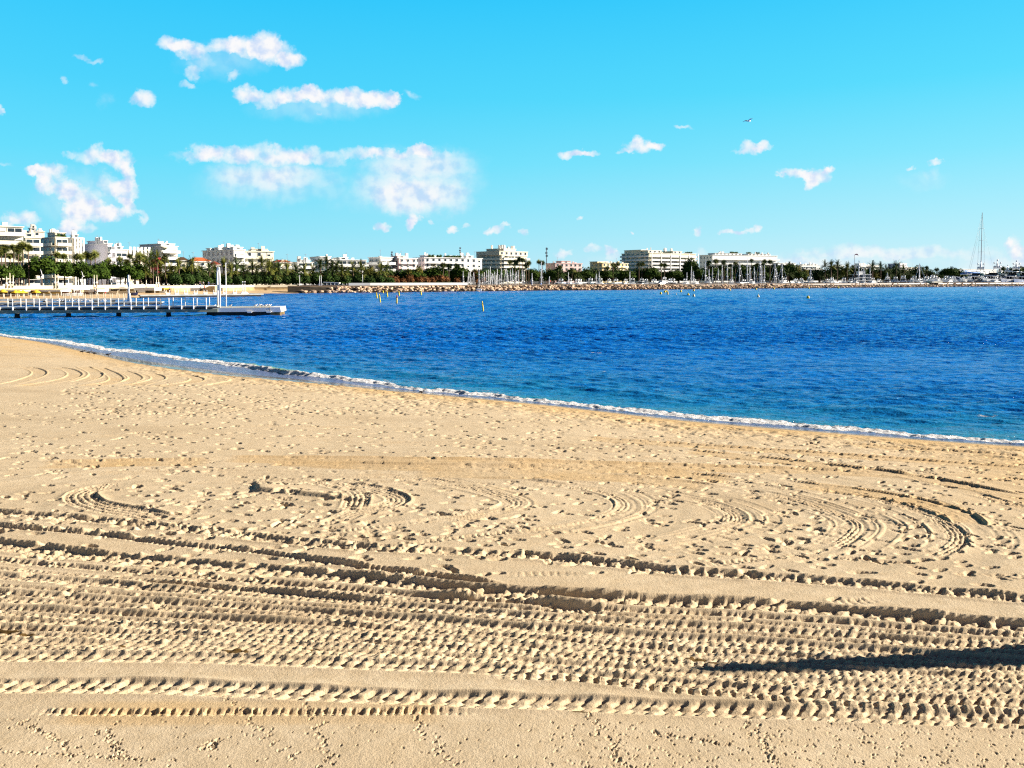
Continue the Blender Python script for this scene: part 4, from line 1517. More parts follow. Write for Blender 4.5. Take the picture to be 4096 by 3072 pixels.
# brown tamarisks and shrubs under them
for (px, yt, wd) in [(1245, 1096, 34), (1268, 1094, 40), (1287, 1100, 24), (1362, 1106, 28), (1415, 1108, 30), (1528, 1102, 40), (1552, 1098, 44), (1580, 1102, 38), (1612, 1110, 28), (1640, 1098, 36), (1680, 1104, 40), (1614, 1116, 30), (1702, 1104, 40),
                     (1730, 1106, 30), (1760, 1098, 48), (1783, 1104, 34), (1828, 1110, 28), (1900, 1080, 26), (1930, 1088, 24), (3740, 1106, 40), (3920, 1110, 26)]:
    tree_at(TAMS, px, yt, wd, 4.6, 4.4, 'rusty brown tamarisk', 'brown tamarisks above the rocks', -4 if px < 1850 else 2)
for i in range(26):
    px = 1300 + i * 22.5
    tree_at(BUSH, px, 1128 + rt.uniform(-4, 3), rt.uniform(20, 30), 4.6, 4.4, 'low dark clipped shrub', 'low shrubs behind the parapet', -8)

FP = [(20, 996), (54, 990), (72, 1002), (90, 982), (112, 990), (-20, 1000), (5, 1010), (40, 1022), (80, 1030), (230, 1020), (255, 1025), (306, 1027), (325, 1028), (345, 1020), (380, 1017), (363, 1028), (434, 1043), (520, 1025), (556, 1022), (577, 1042), (480, 1036), (540, 1045), (508, 1050),
      (560, 1026), (575, 1034), (595, 1052), (612, 1058), (660, 1032), (690, 1095), (645, 1050), (1928 - 155, 1062), (1795, 1068), (1825, 1066), (2040, 1048), (2061, 1050), (2077, 1038), (2090, 1040), (2115, 1052), (2105, 1062), (2156, 1047), (2171, 1052), (2452, 1060), (2472, 1055), (2460, 1068),
      (2240, 1070), (2232, 1078), (2288, 1085), (2300, 1092), (2556, 1058), (2568, 1056), (2645, 1060), (2658, 1062), (2430, 1072), (2836, 1052), (2864, 1046), (2896, 1050), (2942, 1053), (2828, 1058), (2922, 1062), (3006, 1042), (3058, 1046), (3080, 1047), (3030, 1060), (3052, 1058),
      (3706, 1072), (3747, 1078), (3710, 1088), (3732, 1092)]
DP = [(600, 1030), (628, 1035), (683, 1085), (715, 1065), (640, 1078), (583, 1090), (767, 1062), (837, 1075), (894, 1062), (948, 1062), (973, 1075), (1010, 1072), (1047, 1055), (1082, 1070), (1100, 1100), (1075, 1075), (1117, 1080), (925, 1085), (860, 1090), (800, 1088), (700, 1100), (730, 1105), (665, 1098),
      (1108, 1075), (1149, 1078), (1184, 1078), (1217, 1083), (1252, 1085), (1281, 1062), (1308, 1055), (1330, 1080), (1347, 1065), (1368, 1090), (1412, 1072), (1445, 1075), (1547, 1080), (1523, 1085), (1460, 1098), (1500, 1115), (985, 1100), (1025, 1102), (1060, 1108),
      (3300, 1062), (3325, 1064), (3350, 1060), (3388, 1072), (3280, 1105), (3306, 1100), (3340, 1106), (3375, 1103), (3490, 1068), (3523, 1070), (3545, 1080), (3585, 1066), (3615, 1080), (3680, 1084), (3600, 1095), (3640, 1100), (3560, 1098), (3150, 1095), (2240, 1105), (2310, 1108), (2380, 1106)]
for (px, yc) in FP:
    d = interp(px, TD_PX, TD) + (rt.uniform(-4, 8) if px > 600 or yc < 1003 else rt.uniform(9, 17))
    c = at_depth(px, yc, d)
    o = place_palm(FANS[0 if (px < 1300 or rt.random() < .3) else 1], c.x, d, c.z - G, rt.uniform(1.15, 1.6) * (d / 300) ** .35, rt.uniform(0, 6), '', 'fan palms along the shore')
    later(o, 'slim fan palm', px)
for (px, yc) in DP:
    d = interp(px, TD_PX, TD) + rt.uniform(-6, 6)
    c = at_depth(px, yc, d)
    o = place_palm(DATES[0 if rt.random() < (.6 if px < 1150 else .2) else 1], c.x, d, max(c.z - G, 2.0), rt.uniform(1.05, 1.4) * (d / 270) ** .5, rt.uniform(0, 6), '', 'date palms along the shore')
    later(o, 'bushy date palm', px)
# ------------------------------------------------------------------ buildings
def win_mesh(wd, ht, style='glass', frame=.09):
    b = MB()
    b.box(-wd / 2, wd / 2, -.05, .02, 0, ht, 1)
    b.box(-wd / 2, -wd / 2 + frame, -.12, -.051, 0, ht, 0)
    b.box(wd / 2 - frame, wd / 2, -.12, -.051, 0, ht, 0)
    b.box(-wd / 2 + frame, wd / 2 - frame, -.12, -.051, ht - frame, ht, 0)
    b.box(-wd / 2 + frame, wd / 2 - frame, -.12, -.051, 0, frame, 0)
    if wd > 1.4:
        b.box(-.04, .04, -.11, -.052, frame, ht - frame, 0)
    if style == 'blind':
        b.box(-wd / 2 + frame, wd / 2 - frame, -.075, -.053, ht * .55, ht - frame, 2)
    return b.mesh('window', [M['white'], M['glass'], M['blind']])


WIN = {('w', 'glass'): win_mesh(1.3, 1.7), ('w', 'blind'): win_mesh(1.3, 1.7, 'blind'), ('d', 'glass'): win_mesh(2.6, 2.25), ('d', 'blind'): win_mesh(2.6, 2.25, 'blind'),
       ('a', 'glass'): None}
b = MB()
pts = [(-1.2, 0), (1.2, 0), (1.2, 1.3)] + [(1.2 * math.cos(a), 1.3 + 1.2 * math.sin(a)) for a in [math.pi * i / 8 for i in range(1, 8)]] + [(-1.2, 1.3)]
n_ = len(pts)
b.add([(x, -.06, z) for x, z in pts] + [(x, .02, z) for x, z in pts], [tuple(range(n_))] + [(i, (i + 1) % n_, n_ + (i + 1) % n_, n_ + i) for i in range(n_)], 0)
WIN[('a', 'glass')] = b.mesh('window', [M['recess']])  # shade of the hollow arch put into a flat dark panel
rb = random.Random(21)


def building(name, label, px_l, px_c, px_r, d, ytop, floors, wall, th=38, front='bands', side='windows', maxdepth=26, pent=None, slab=None, vis=99,
             cat='apartment building', roof=None, clutter=3, base=None, bal=None, recess=None, posts=0, zroof_tilt=0.0, cap=True):
    """box block standing on its near corner: sunny front to the right, side face to the left"""
    th = math.radians(th)
    c = at_depth(px_c, ytop, d)
    Hh = c.z - G
    tl, tr = ray(px_l, 1115).x, ray(px_r, 1115).x
    W = (tr * d - c.x) / (math.cos(th) - tr * math.sin(th))
    den = math.sin(th) + tl * math.cos(th)
    D = (c.x - tl * d) / den if px_l < px_c and den > 0.05 else 12
    D = max(6, min(D, maxdepth))
    root = thing(name, label, cat, (c.x, d, G), th)
    slab = slab or M['palewhite']
    bal = bal or slab
    fh = Hh / floors
    b = MB()
    b.box(0, W, 0, D, 0, Hh)
    wl = b.build('wall', wall, root)
    if cap:
        b = MB()
        b.box(-.35, W + .3, -.45, D + .3, Hh + .002, Hh + .28)
        b.build('roof_edge', slab, root)
    k0 = max(0, floors - vis)
    if front == 'bands':
        bw_ = 2.1
        # glazing behind each terrace
        nb = max(int(W / 4.0), 1)
        tot = 0
        for f in range(k0, floors):
            z = f * fh
            m2 = MB()
            m2.box(-.2, W + .2, -bw_, -.003, z - .16, z + .02)
            m2.box(-.2, W + .2, -bw_ - .10, -bw_ - .002, z - .2, z + .95)
            m2.build('balcony', bal, root)
            if rb.random() < .25:
                xa = rb.uniform(0, max(W - 4, 0.1))
                a = MB()
                a.hexa([(xa, -bw_, z + fh * .78), (xa + 3.2, -bw_, z + fh * .78), (xa + 3.2, -.05, z + fh * .93), (xa, -.05, z + fh * .93)],
                       [(xa, -bw_, z + fh * .80), (xa + 3.2, -bw_, z + fh * .80), (xa + 3.2, -.05, z + fh * .95), (xa, -.05, z + fh * .95)])
                a.build('awning', rb.choice([M['canvas'], M['white'], M['cream2']]), root)
            for i in range(nb):
                if tot >= 60:
                    break
                tot += 1
                me = WIN[('d', rb.choice(['glass', 'glass', 'blind']))]
                link('window', me, root, (W * (i + .5) / nb, 0, z + .05), (1.4 * (W / nb) / 4.0, 1, min(1, (fh - .35) / 2.25)))
        if posts:
            for i in range(posts + 1):
                x = W * i / posts
                p_ = MB()
                p_.box(x - .28, x + .28, -bw_ - .35, -bw_ - .11, 0, Hh + .1)
                p_.build('column', slab, root)
    else:
        nb = max(int(W / 3.0), 1)
        tot = 0
        for f in range(k0, floors):
            for i in range(nb):
                if tot >= 60:
                    break
                tot += 1
                kind = 'a' if front == 'arches' and f == floors - 2 and i % 2 else 'w'
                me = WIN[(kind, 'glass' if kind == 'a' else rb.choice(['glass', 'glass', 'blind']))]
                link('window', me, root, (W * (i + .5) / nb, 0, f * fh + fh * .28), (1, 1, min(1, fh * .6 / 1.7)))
            if front in ('loggia', 'arches') and f > 0:
                for (xa, xb) in ((.06, .34), (.42, .66), (.74, .96)):
                    m2 = MB()
                    m2.box(W * xa, W * xb, -1.3, -.003, f * fh - .14, f * fh + .02)
                    m2.box(W * xa, W * xb, -1.4, -1.302, f * fh - .16, f * fh + .9)
                    m2.build('balcony', bal, root)
    if side == 'windows' and D > 4 and px_l < px_c:
        nb = max(int(D / 2.9), 1)
        tot = 0
        for f in range(k0, floors):
            for i in range(nb):
                if tot >= 38:
                    break
                tot += 1
                o = link('window', WIN[('w', rb.choice(['glass', 'glass', 'blind']))], root, (0, D * (i + .5) / nb, f * fh + fh * .25), (.85, 1, min(1, fh * .62 / 1.7)), -math.pi / 2)
    if side == 'bands' and px_l < px_c:
        for f in range(k0, floors):
            z = f * fh
            m2 = MB()
            m2.box(-1.4, -.003, -.2, D, z - .16, z + .02)
            m2.box(-1.5, -1.402, -.3, D, z - .2, z + .95)
            m2.build('balcony', bal, root)
            nb = max(int(D / 4), 1)
            for i in range(nb):
                link('window', WIN[('d', 'glass')], root, (0, D * (i + .5) / nb, z + .05), (1, 1, min(1, (fh - .35) / 2.25)), -math.pi / 2)
    for (xa, xb, ya, yb, h) in (pent or []):
        h *= .75
        p_ = MB()
        p_.box(W * xa, W * xb, D * ya, D * yb, Hh + .29, Hh + .29 + h)
        p_.box(W * xa - .3, W * xb + .3, D * ya - .3, D * yb + .3, Hh + .292 + h, Hh + .5 + h, 1)
        n2 = max(int(W * (xb - xa) / 3.2), 1)
        po = p_.build('penthouse', [wall, slab], root)
        for i in range(n2):
            if n2 > 12:
                break
            link('window', WIN[('w', 'glass')], po, (W * (xa + (xb - xa) * (i + .5) / n2), D * ya, Hh + .5), (1.2, 1, min(1, h * .75 / 1.7)))
    for i in range(clutter):
        p_ = MB()
        x, y = W * rb.uniform(.05, .95), D * rb.uniform(.1, .7)
        s_ = rb.uniform(.25, .75)
        hb = Hh + .28 + (max([q[4] for q in pent]) + .2 if pent and any(W * q[0] < x + s_ and W * q[1] > x - s_ for q in pent) else 0)
        p_.box(x - s_, x + s_, y - s_ * .6, y + s_ * .6, Hh + .285, hb + rb.uniform(.4, 1.2))
        p_.build('chimney', rb.choice([slab, wall, M['grey']]), root)
    if clutter and rb.random() < .7:
        p_ = MB()
        x = W * rb.uniform(.1, .9)
        p_.tube([(x, D * .4, Hh + .28), (x, D * .4, Hh + 3.6)], .05, 4)
        p_.tube([(x - .6, D * .4, Hh + 3.3), (x + .6, D * .4, Hh + 3.3)], .04, 4)
        p_.build('antenna', M['metal'], root)
    if roof:
        p_ = MB()
        z0_, z1_ = Hh + .29, Hh + .29 + roof[0]
        ov = .5
        cx0, cx1 = W * .25, W * .75
        v_ = [(-ov, -ov, z0_), (W + ov, -ov, z0_), (W + ov, D + ov, z0_), (-ov, D + ov, z0_), (cx0, D / 2, z1_), (cx1, D / 2, z1_)]
        p_.add(v_, [(0, 1, 5, 4), (1, 2, 5), (2, 3, 4, 5), (3, 0, 4), (3, 2, 1, 0)])
        p_.build('roof', roof[1], root)
    return root, W, D, Hh


def roof_garden(root, W, D, H_, lst):
    for (xa, xb, y) in lst:
        c = MB()
        rnd = random.Random(int(xa * 100) + 5)
        n = max(int(W * (xb - xa) / 1.2), 1)
        for i in range(n):
            leafy(c, (W * (xa + (xb - xa) * (i + .5) / n), D * y, H_ + .7), .9, .6, rnd.uniform(.5, 1.0), 40, .18, rnd)
        c.build('roof_planting', M['oak'], root)


AB = 'apartment_block'
building(AB, 'big cream seaside block with continuous white balconies, cut by the left edge of the photo', -260, -258, 97, 222, 897, 7, M['cream'], th=40, slab=M['cream2'], clutter=2)
building(AB, 'ivory block with wide balcony bands, second from the left edge', 97, 100, 166, 272, 951, 6, M['cream'], th=44, slab=M['cream2'], pent=[(.0, .6, .1, .9, 1.6)])
building(AB, 'pale high block crowded with rooftop machinery, behind the ivory block', 112, 118, 182, 330, 926, 8, M['beige'], th=42, front='windows', slab=M['grey'], pent=[(.1, .5, .2, .7, 1.5)], clutter=8, vis=3)
r_, W_, D_, H_ = building(AB, 'beige cornered block with a white box on its roof, third along the front', 166, 222, 276, 288, 950, 6, M['beige'], th=52, side='bands', slab=M['cream2'], pent=[(.1, .9, .1, .6, 2.0)], maxdepth=22)
roof_garden(r_, W_, D_, H_, [(.1, .9, .03)])
r_, W_, D_, H_ = building(AB, 'white block with slender tall posts, left of the blank gable', 273, 292, 330, 300, 952, 6, M['palewhite'], th=45, posts=3, pent=[(.2, .7, .2, .7, 1.2)])
building(AB, 'block with a tall blank lilac grey gable and narrow balconied front', 326, 430, 449, 308, 976, 5, M['lilac'], th=58, side='none', slab=M['palewhite'], pent=[(.1, .9, .15, .75, 1.3)], maxdepth=26, clutter=5)
building(AB, 'small pale terraced block between the blank gable and the finned block', 448, 462, 512, 316, 1000, 4, M['palewhite'], th=46, pent=[(.05, .7, .2, .8, 1.3)])
r_, W_, D_, H_ = building(AB, 'cream block with upright white fins along its roof line', 510, 512, 605, 322, 1003, 5, M['cream'], th=42, front='loggia', slab=M['cream2'])
for i in range(6):
    p_ = MB()
    x = W_ * (i + .5) / 6
    p_.box(x - .45, x + .45, -.75, -.46, H_ * .55, H_ + 1.6)
    p_.build('fin', M['palewhite'], r_)
r_, W_, D_, H_ = building(AB, 'dark roofed block with white bands and red scaffolding on its shaded side', 556, 645, 712, 338, 985, 6, M['grey'], th=50, side='none', slab=M['palewhite'], pent=[(.02, .85, .02, .95, 1.0)], maxdepth=26, clutter=5)
roof_garden(r_, W_, D_, H_ - 3.4, [(.0, .5, -.04)])
p_ = MB()
for i in range(5):
    p_.tube([(-1.2, 1 + i * 2.4, 0), (-1.2, 1 + i * 2.4, H_ * .72)], .07, 4)
    p_.tube([(-.4, 1 + i * 2.4, 0), (-.4, 1 + i * 2.4, H_ * .72)], .07, 4)
for k in range(5):
    p_.box(-1.3, -.25, .9, 10.8, H_ * .14 * (k + 1) - .06, H_ * .14 * (k + 1))
p_.build('scaffolding', M['redsheet'], r_)
p_ = MB()
p_.box(-1.42, -1.36, .8, 9.0, H_ * .38, H_ * .66)
p_.box(-1.42, .6, .2, .28, H_ * .2, H_ * .70)
p_.build('scaffold_sheet', M['redsheet'], r_)
building('house', 'little house with a brown roof, left of the orange roofed villa', 714, 716, 750, 285, 1044, 3, M['beige'], th=30, front='windows', roof=(1.2, M['brown']), cat='house', clutter=1)
building('villa', 'villa with a bright orange tiled roof and pale walls among palms', 748, 778, 842, 272, 1048, 4, M['cream2'], th=42, front='loggia', roof=(1.4, M['tile']), cat='villa', clutter=2)
building('house', 'small house showing only its red tiled roof, tucked left of the old hotel', 845, 862, 880, 280, 1062, 3, M['pink'], th=40, front='windows', roof=(1.2, M['redtile']), cat='house', clutter=1)
building('hotel', 'old hotel with rows of small windows on its grey shaded side and crenellated roof', 812, 934, 980, 300, 1000, 5, M['palewhite'], th=50, side='windows', slab=M['palewhite'], pent=[(.1, .9, .03, .12, 1.0), (.1, .9, .25, .36, 1.1), (.1, .9, .5, .62, 1.1), (.1, .9, .78, .9, .9)], maxdepth=30, cat='hotel', clutter=6, recess=True)
building(AB, 'ivory block with deep balconies joined to the right of the old hotel', 976, 978, 1096, 312, 1006, 5, M['cream2'], th=30, front='loggia', slab=M['cream2'], pent=[(.3, .8, .2, .7, .9)], clutter=4)
building('apartment_house', 'pinkish apartment house with a low red roof, right of the ivory balcony block', 1094, 1102, 1166, 300, 1052, 4, M['beige'], th=34, front='loggia', roof=(1.0, M['redtile']), clutter=3)
building(AB, 'low white terraced block with pale green bands, left of the long terraced block', 1162, 1190, 1252, 318, 1050, 4, M['palewhite'], th=38, slab=M['palewhite'], side='windows', pent=[(.3, .9, .2, .7, .9)])
building(AB, 'long low terraced block with white bands and glass balconies and roof boxes', 1247, 1310, 1466, 330, 1040, 4, M['palewhite'], th=30, slab=M['palewhite'], side='bands', pent=[(-.12, .15, .15, .8, 1.5), (.34, .56, .1, .5, 1.0)], maxdepth=24, clutter=8)
r_, W_, D_, H_ = building(AB, 'flat roofed grey and white block with overhanging roof, left of the pale pink block', 1475, 1520, 1570, 346, 1030, 4, M['grey'], th=42, slab=M['palewhite'], side='bands', clutter=1)
r_, W_, D_, H_ = building(AB, 'pale pink block with a shaded left side and terraced white balconies', 1545, 1595, 1668, 350, 1034, 5, M['pink'], th=42, slab=M['palewhite'], front='loggia', pent=[(.0, .5, .1, .6, 1.0)], maxdepth=22)
r_, W_, D_, H_ = building(AB, 'white block with arched loggias and a planted roof terrace', 1654, 1698, 1862, 362, 1031, 5, M['palewhite'], th=32, front='arches', slab=M['palewhite'], pent=[(.05, .22, .1, .6, 1.0), (.62, .95, .1, .6, 1.0)], maxdepth=20, clutter=5)
roof_garden(r_, W_, D_, H_, [(.1, .24, .03), (.30, .42, .03), (.5, .62, .03), (.66, .9, .03)])
building(AB, 'white modern block with plain walls, right of the arched white block', 1856, 1862, 1928, 384, 1034, 5, M['palewhite'], th=36, front='windows', slab=M['palewhite'], pent=[(.1, .5, .1, .6, 1.2)])
r_, W_, D_, H_ = building(AB, 'seven storey block with pinkish piers and white balcony bands in the middle of the skyline', 1906, 2006, 2108, 430, 1022, 7, M['beige'], th=44, side='bands', slab=M['cream2'], pent=[(-.1, 1.0, -.02, .9, 2.6), (.1, .7, .15, .7, 4.6)], maxdepth=34, clutter=10)
building(AB, 'deep pink low block with white trims beside the telecom mast', 2183, 2222, 2328, 440, 1054, 5, M['pink'], th=32, front='windows', slab=M['pink'], pent=[(.28, .62, .15, .7, 1.4)], maxdepth=24, clutter=3)
building(AB, 'yellow block with an ochre shaded side and awninged balconies', 2360, 2410, 2512, 500, 1053, 5, M['ochre'], th=38, front='loggia', slab=M['cream2'], pent=[(-.1, .3, .2, .8, .9)], maxdepth=26, clutter=5)
r_, W_, D_, H_ = building(AB, 'largest block on the skyline, eight white balcony bands with tall white columns', 2486, 2598, 2782, 520, 1012, 8, M['cream'], th=33, side='bands', slab=M['palewhite'], posts=5, pent=[(.02, .3, .08, .5, 1.9), (.55, .74, .08, .5, 1.7), (.0, .1, .3, .9, 2.6)], maxdepth=44, clutter=12)
roof_garden(r_, W_, D_, H_, [(.32, .5, .05), (.8, .95, .05)])
r_, W_, D_, H_ = building(AB, 'wide curved block with long white terraces, right of the largest block', 2797, 2850, 3108, 580, 1020, 6, M['palewhite'], th=27, side='windows', slab=M['palewhite'], pent=[(.05, .45, .05, .6, 1.4), (.55, .9, .05, .6, 1.2)], maxdepth=30, clutter=10)
roof_garden(r_, W_, D_, H_ + 1.4, [(.3, .42, .2), (.55, .62, .2), (.7, .76, .2)])
building(AB, 'low white roof just right of the wide curved block, above the pines', 3108, 3112, 3182, 590, 1053, 4, M['palewhite'], th=30, clutter=3)
building(AB, 'white rooftops in a row above the trees, left of the windsock mast', 3202, 3206, 3278, 610, 1062, 4, M['palewhite'], th=30, pent=[(.1, .3, .1, .6, 1.0), (.5, .9, .1, .6, 1.0)], clutter=5)
building(AB, 'single small white rooftop between palm crowns', 3338, 3342, 3374, 620, 1063, 4, M['palewhite'], th=30, clutter=2)
building(AB, 'grey and white stepped block behind the harbour office', 3404, 3440, 3515, 640, 1060, 4, M['palewhite'], th=36, side='windows', pent=[(.0, .3, .1, .6, 1.1)], clutter=6)
building(AB, 'lilac shaded stepped block rising left of the cream stepped block', 3550, 3600, 3625, 690, 1055, 5, M['lilac'], th=40, front='loggia', side='windows', clutter=3)
building(AB, 'cream stepped block with green terraces at the right end of the palms', 3600, 3640, 3688, 700, 1070, 5, M['cream'], th=40, front='bands', side='windows', slab=M['cream2'], clutter=3)

# hall with the blue letters
hall, W_, D_, H_ = building('beach_hall', 'long white hall with blue letters along its wall at the right of the skyline', 3776, 3838, 3985, 640, 1077, 2, M['palewhite'], th=36, front='none', side='none', slab=M['palewhite'], cat='hall', clutter=0, maxdepth=50)
for ch in list(hall.children):
    if ch.name.startswith('window'):
        bpy.data.objects.remove(ch)
cu = bpy.data.curves.new('sign letters', 'FONT')
cu.body = 'PALM  BEACH'
cu.size = 3.0
cu.extrude = 0.08
cu.space_character = 1.08
tmp = bpy.data.objects.new('tmp', cu)
col.objects.link(tmp)
bpy.context.view_layer.update()
me = bpy.data.meshes.new_from_object(tmp.evaluated_get(bpy.context.evaluated_depsgraph_get()))
bpy.data.objects.remove(tmp)
me.materials.clear()
me.materials.append(M['letters'])
lt = link('sign_lettering', me, hall, (1.6, -.56, H_ - 2.75))
lt.rotation_euler = (math.pi / 2, 0, 0)
wtxt = max(v.co.x for v in me.vertices)
lt.scale = (12.0 / wtxt, 1.05, 1)

# barrel roofed hall
c = at_depth(3836, 1130, 560)
bar = thing('barrel_hall', 'dark blue barrel roofed hall with a white rimmed arch at its right end', 'hall', (c.x - 4, 560, G), math.radians(-35))
R0 = (1130 - 1088) * 560 / F * .55
b = MB()
b2 = MB()
n = 14
L_ = 15
arc = [(R0 * 1.25 * math.cos(math.pi * i / n), R0 * math.sin(math.pi * i / n)) for i in range(n + 1)]
b.add([(y_, 0, z_) for y_, z_ in arc] + [(y_, L_, z_) for y_, z_ in arc], [(i, i + 1, n + 2 + i, n + 1 + i) for i in range(n)] + [tuple(range(n + 1)), tuple(range(n + 1, 2 * n + 2))[::-1]])
b.build('roof', M['bluegate'], bar)
b2.tube([(y_ * 1.02, -.2, z_ * 1.02) for y_, z_ in arc], .28, 6)
b2.build('arch_rim', M['palewhite'], bar)
b3 = MB()
b3.tube([(R0 * .35 * math.cos(a) - .6, -.25, R0 * .5 + R0 * .28 * math.sin(a)) for a in [2 * math.pi * i / 14 for i in range(15)]], .22, 5)
b3.build('round_ornament', M['palewhite'], bar)

# low cream block on the mole, harbour office
c = at_depth(3740, 1124, 446)
b = MB()
kb = thing('mole_kiosk', 'low plain cream block standing on the breakwater path at the right', 'kiosk', (c.x, 443.5, 2.3), math.radians(20))
w2 = 54 * 446 / F / 2
b.box(-w2, w2, 0, 3, 0, c.z - 2.3)
b.build('wall', M['cream'], kb)
b = MB()
b.box(-w2 - .15, w2 + .15, -.15, 3.15, c.z - 2.3 + .002, c.z - 2.3 + .14)
b.build('roof', M['cream2'], kb)
b = MB()
b.box(-w2 + .5, -w2 + 1.4, -.04, -.002, 0, (c.z - 2.3) * .85)
b.build('door', M['grey'], kb)

c = at_depth(3455, 1093, 520)
of = thing('harbour_office', 'harbour office with two open white decks and dark glass, behind the moored boats', 'building', (c.x - 4.6, 520, 1.2), math.radians(14))
hh = c.z - 1.2
b = MB()
b.box(0, 9.5, 0, 7, 0, hh * .82)
b.build('wall', M['glass'], of)
for z in (.28, .55, .84):
    b = MB()
    b.box(-.8, 10.3, -.9, 7.6, hh * z, hh * z + .35)
    b.build('deck', M['white'], of)
b = MB()
b.box(2.5, 5.5, 1, 4, hh * .84 + .36, hh * .84 + 2.4)
b.build('lookout', M['palewhite'], of)

# telecom masts
for (px, yt, yb, d, hb, lab) in [(2186, 990, 1050, 442, None, 'thick telecom mast with stacked antennas rising left of the deep pink block'), (1559, 1004, 1032, 350, None, 'short telecom mast on the flat roof left of the pale pink block'), (1837, 987, 1022, 374, None, 'slim telecom mast rising behind the arched white block')]:
    t_ = at_depth(px, yt, d)
    z0_ = at_depth(px, yb + 8, d).z
    root = thing('telecom_mast', lab, 'antenna mast', (t_.x, d + (6 if px != 2186 else -1), z0_))
    b = MB()
    h = t_.z - z0_
    b.tube([(0, 0, 0), (0, 0, h)], .22 if px == 2186 else .14, 6)
    b.build('mast_pole', M['metal'], root)
    for i, z in enumerate((.45, .62, .86)):
        a = MB()
        r2 = .55 if px == 2186 else .3
        for k in range(3):
            an = k * 2.09 + i
            a.box(math.cos(an) * r2 - .16, math.cos(an) * r2 + .16, math.sin(an) * r2 - .12, math.sin(an) * r2 + .12, h * z, h * z + h * .12)
            a.tube([(0, 0, h * z + .5), (math.cos(an) * r2, math.sin(an) * r2, h * z + .5)], .05, 4)
        a.build('antenna', M['metal'], root)

# mast with pink kite-like windsock
d = 500
t_ = at_depth(3417, 1021, d)
ws = thing('windsock_mast', 'tall thin mast with a curved pink pennant at its top, beside the harbour office', 'mast', (t_.x, d, 2.0))
b = MB()
b.tube([(0, 0, 0), (.6, 0, (t_.z - 2) * .5), (0, 0, t_.z - 2)], .16, 6, r2=.09)
b.build('pole', M['brown'], ws)
b = MB()
pts = [(0, 0, 0), (.7, 0, .5), (1.7, 0, .62), (2.3, 0, .2), (2.6, 0, -.6)]
wd = [.12, .55, .75, .6, .1]
vs_, fs_ = [], []
for (x, y, z), w0 in zip(pts, wd):
    vs_ += [(x, -.1, z + w0 / 2), (x, .1, z + w0 / 2), (x, .1, z - w0 / 2), (x, -.1, z - w0 / 2)]
for i in range(4):
    for k in range(4):
        fs_.append((i * 4 + k, i * 4 + (k + 1) % 4, i * 4 + 4 + (k + 1) % 4, i * 4 + 4 + k))
b.add([(x, y, z + t_.z - 2) for x, y, z in vs_], fs_)
b.build('pennant', M['kite'], ws)


# ------------------------------------------------------------------ boats
def hull_mesh(L, B, Hs, bow_rake=1.2, m='hull', stripe=True):
    st = 12
    vs, fs = [], []
    for i in range(st + 1):
        u = i / st
        x = -L / 2 + L * u
        w_ = B / 2 * (1 - max(0, (u - .45) / .55) ** 2.2) * (0.88 + .12 * min(u * 4, 1))
        w_ = max(w_, .03)
        sheer = Hs * (1 + .35 * u * u)
        xo = bow_rake * max(0, (u - .6) / .4) ** 1.5
        ring = [(x, 0, -.5 + .4 * u), (x + xo * .2, w_ * .75, -.1), (x + xo * .7, w_ * .97, sheer * .6), (x + xo, w_, sheer), (x + xo, w_ * .9, sheer + .02),
                (x + xo, -w_ * .9, sheer + .02), (x + xo, -w_, sheer), (x + xo * .7, -w_ * .97, sheer * .6), (x + xo * .2, -w_ * .75, -.1)]
        vs += ring
    n = 9
    for i in range(st):
        for k in range(n):
            fs.append((i * n + k, (i + 1) * n + k, (i + 1) * n + (k + 1) % n, i * n + (k + 1) % n))
    fs.append(tuple(range(n)))
    fs.append(tuple(st * n + k for k in range(n))[::-1])
    return MB().add(vs, fs).mesh('hull', M[m])


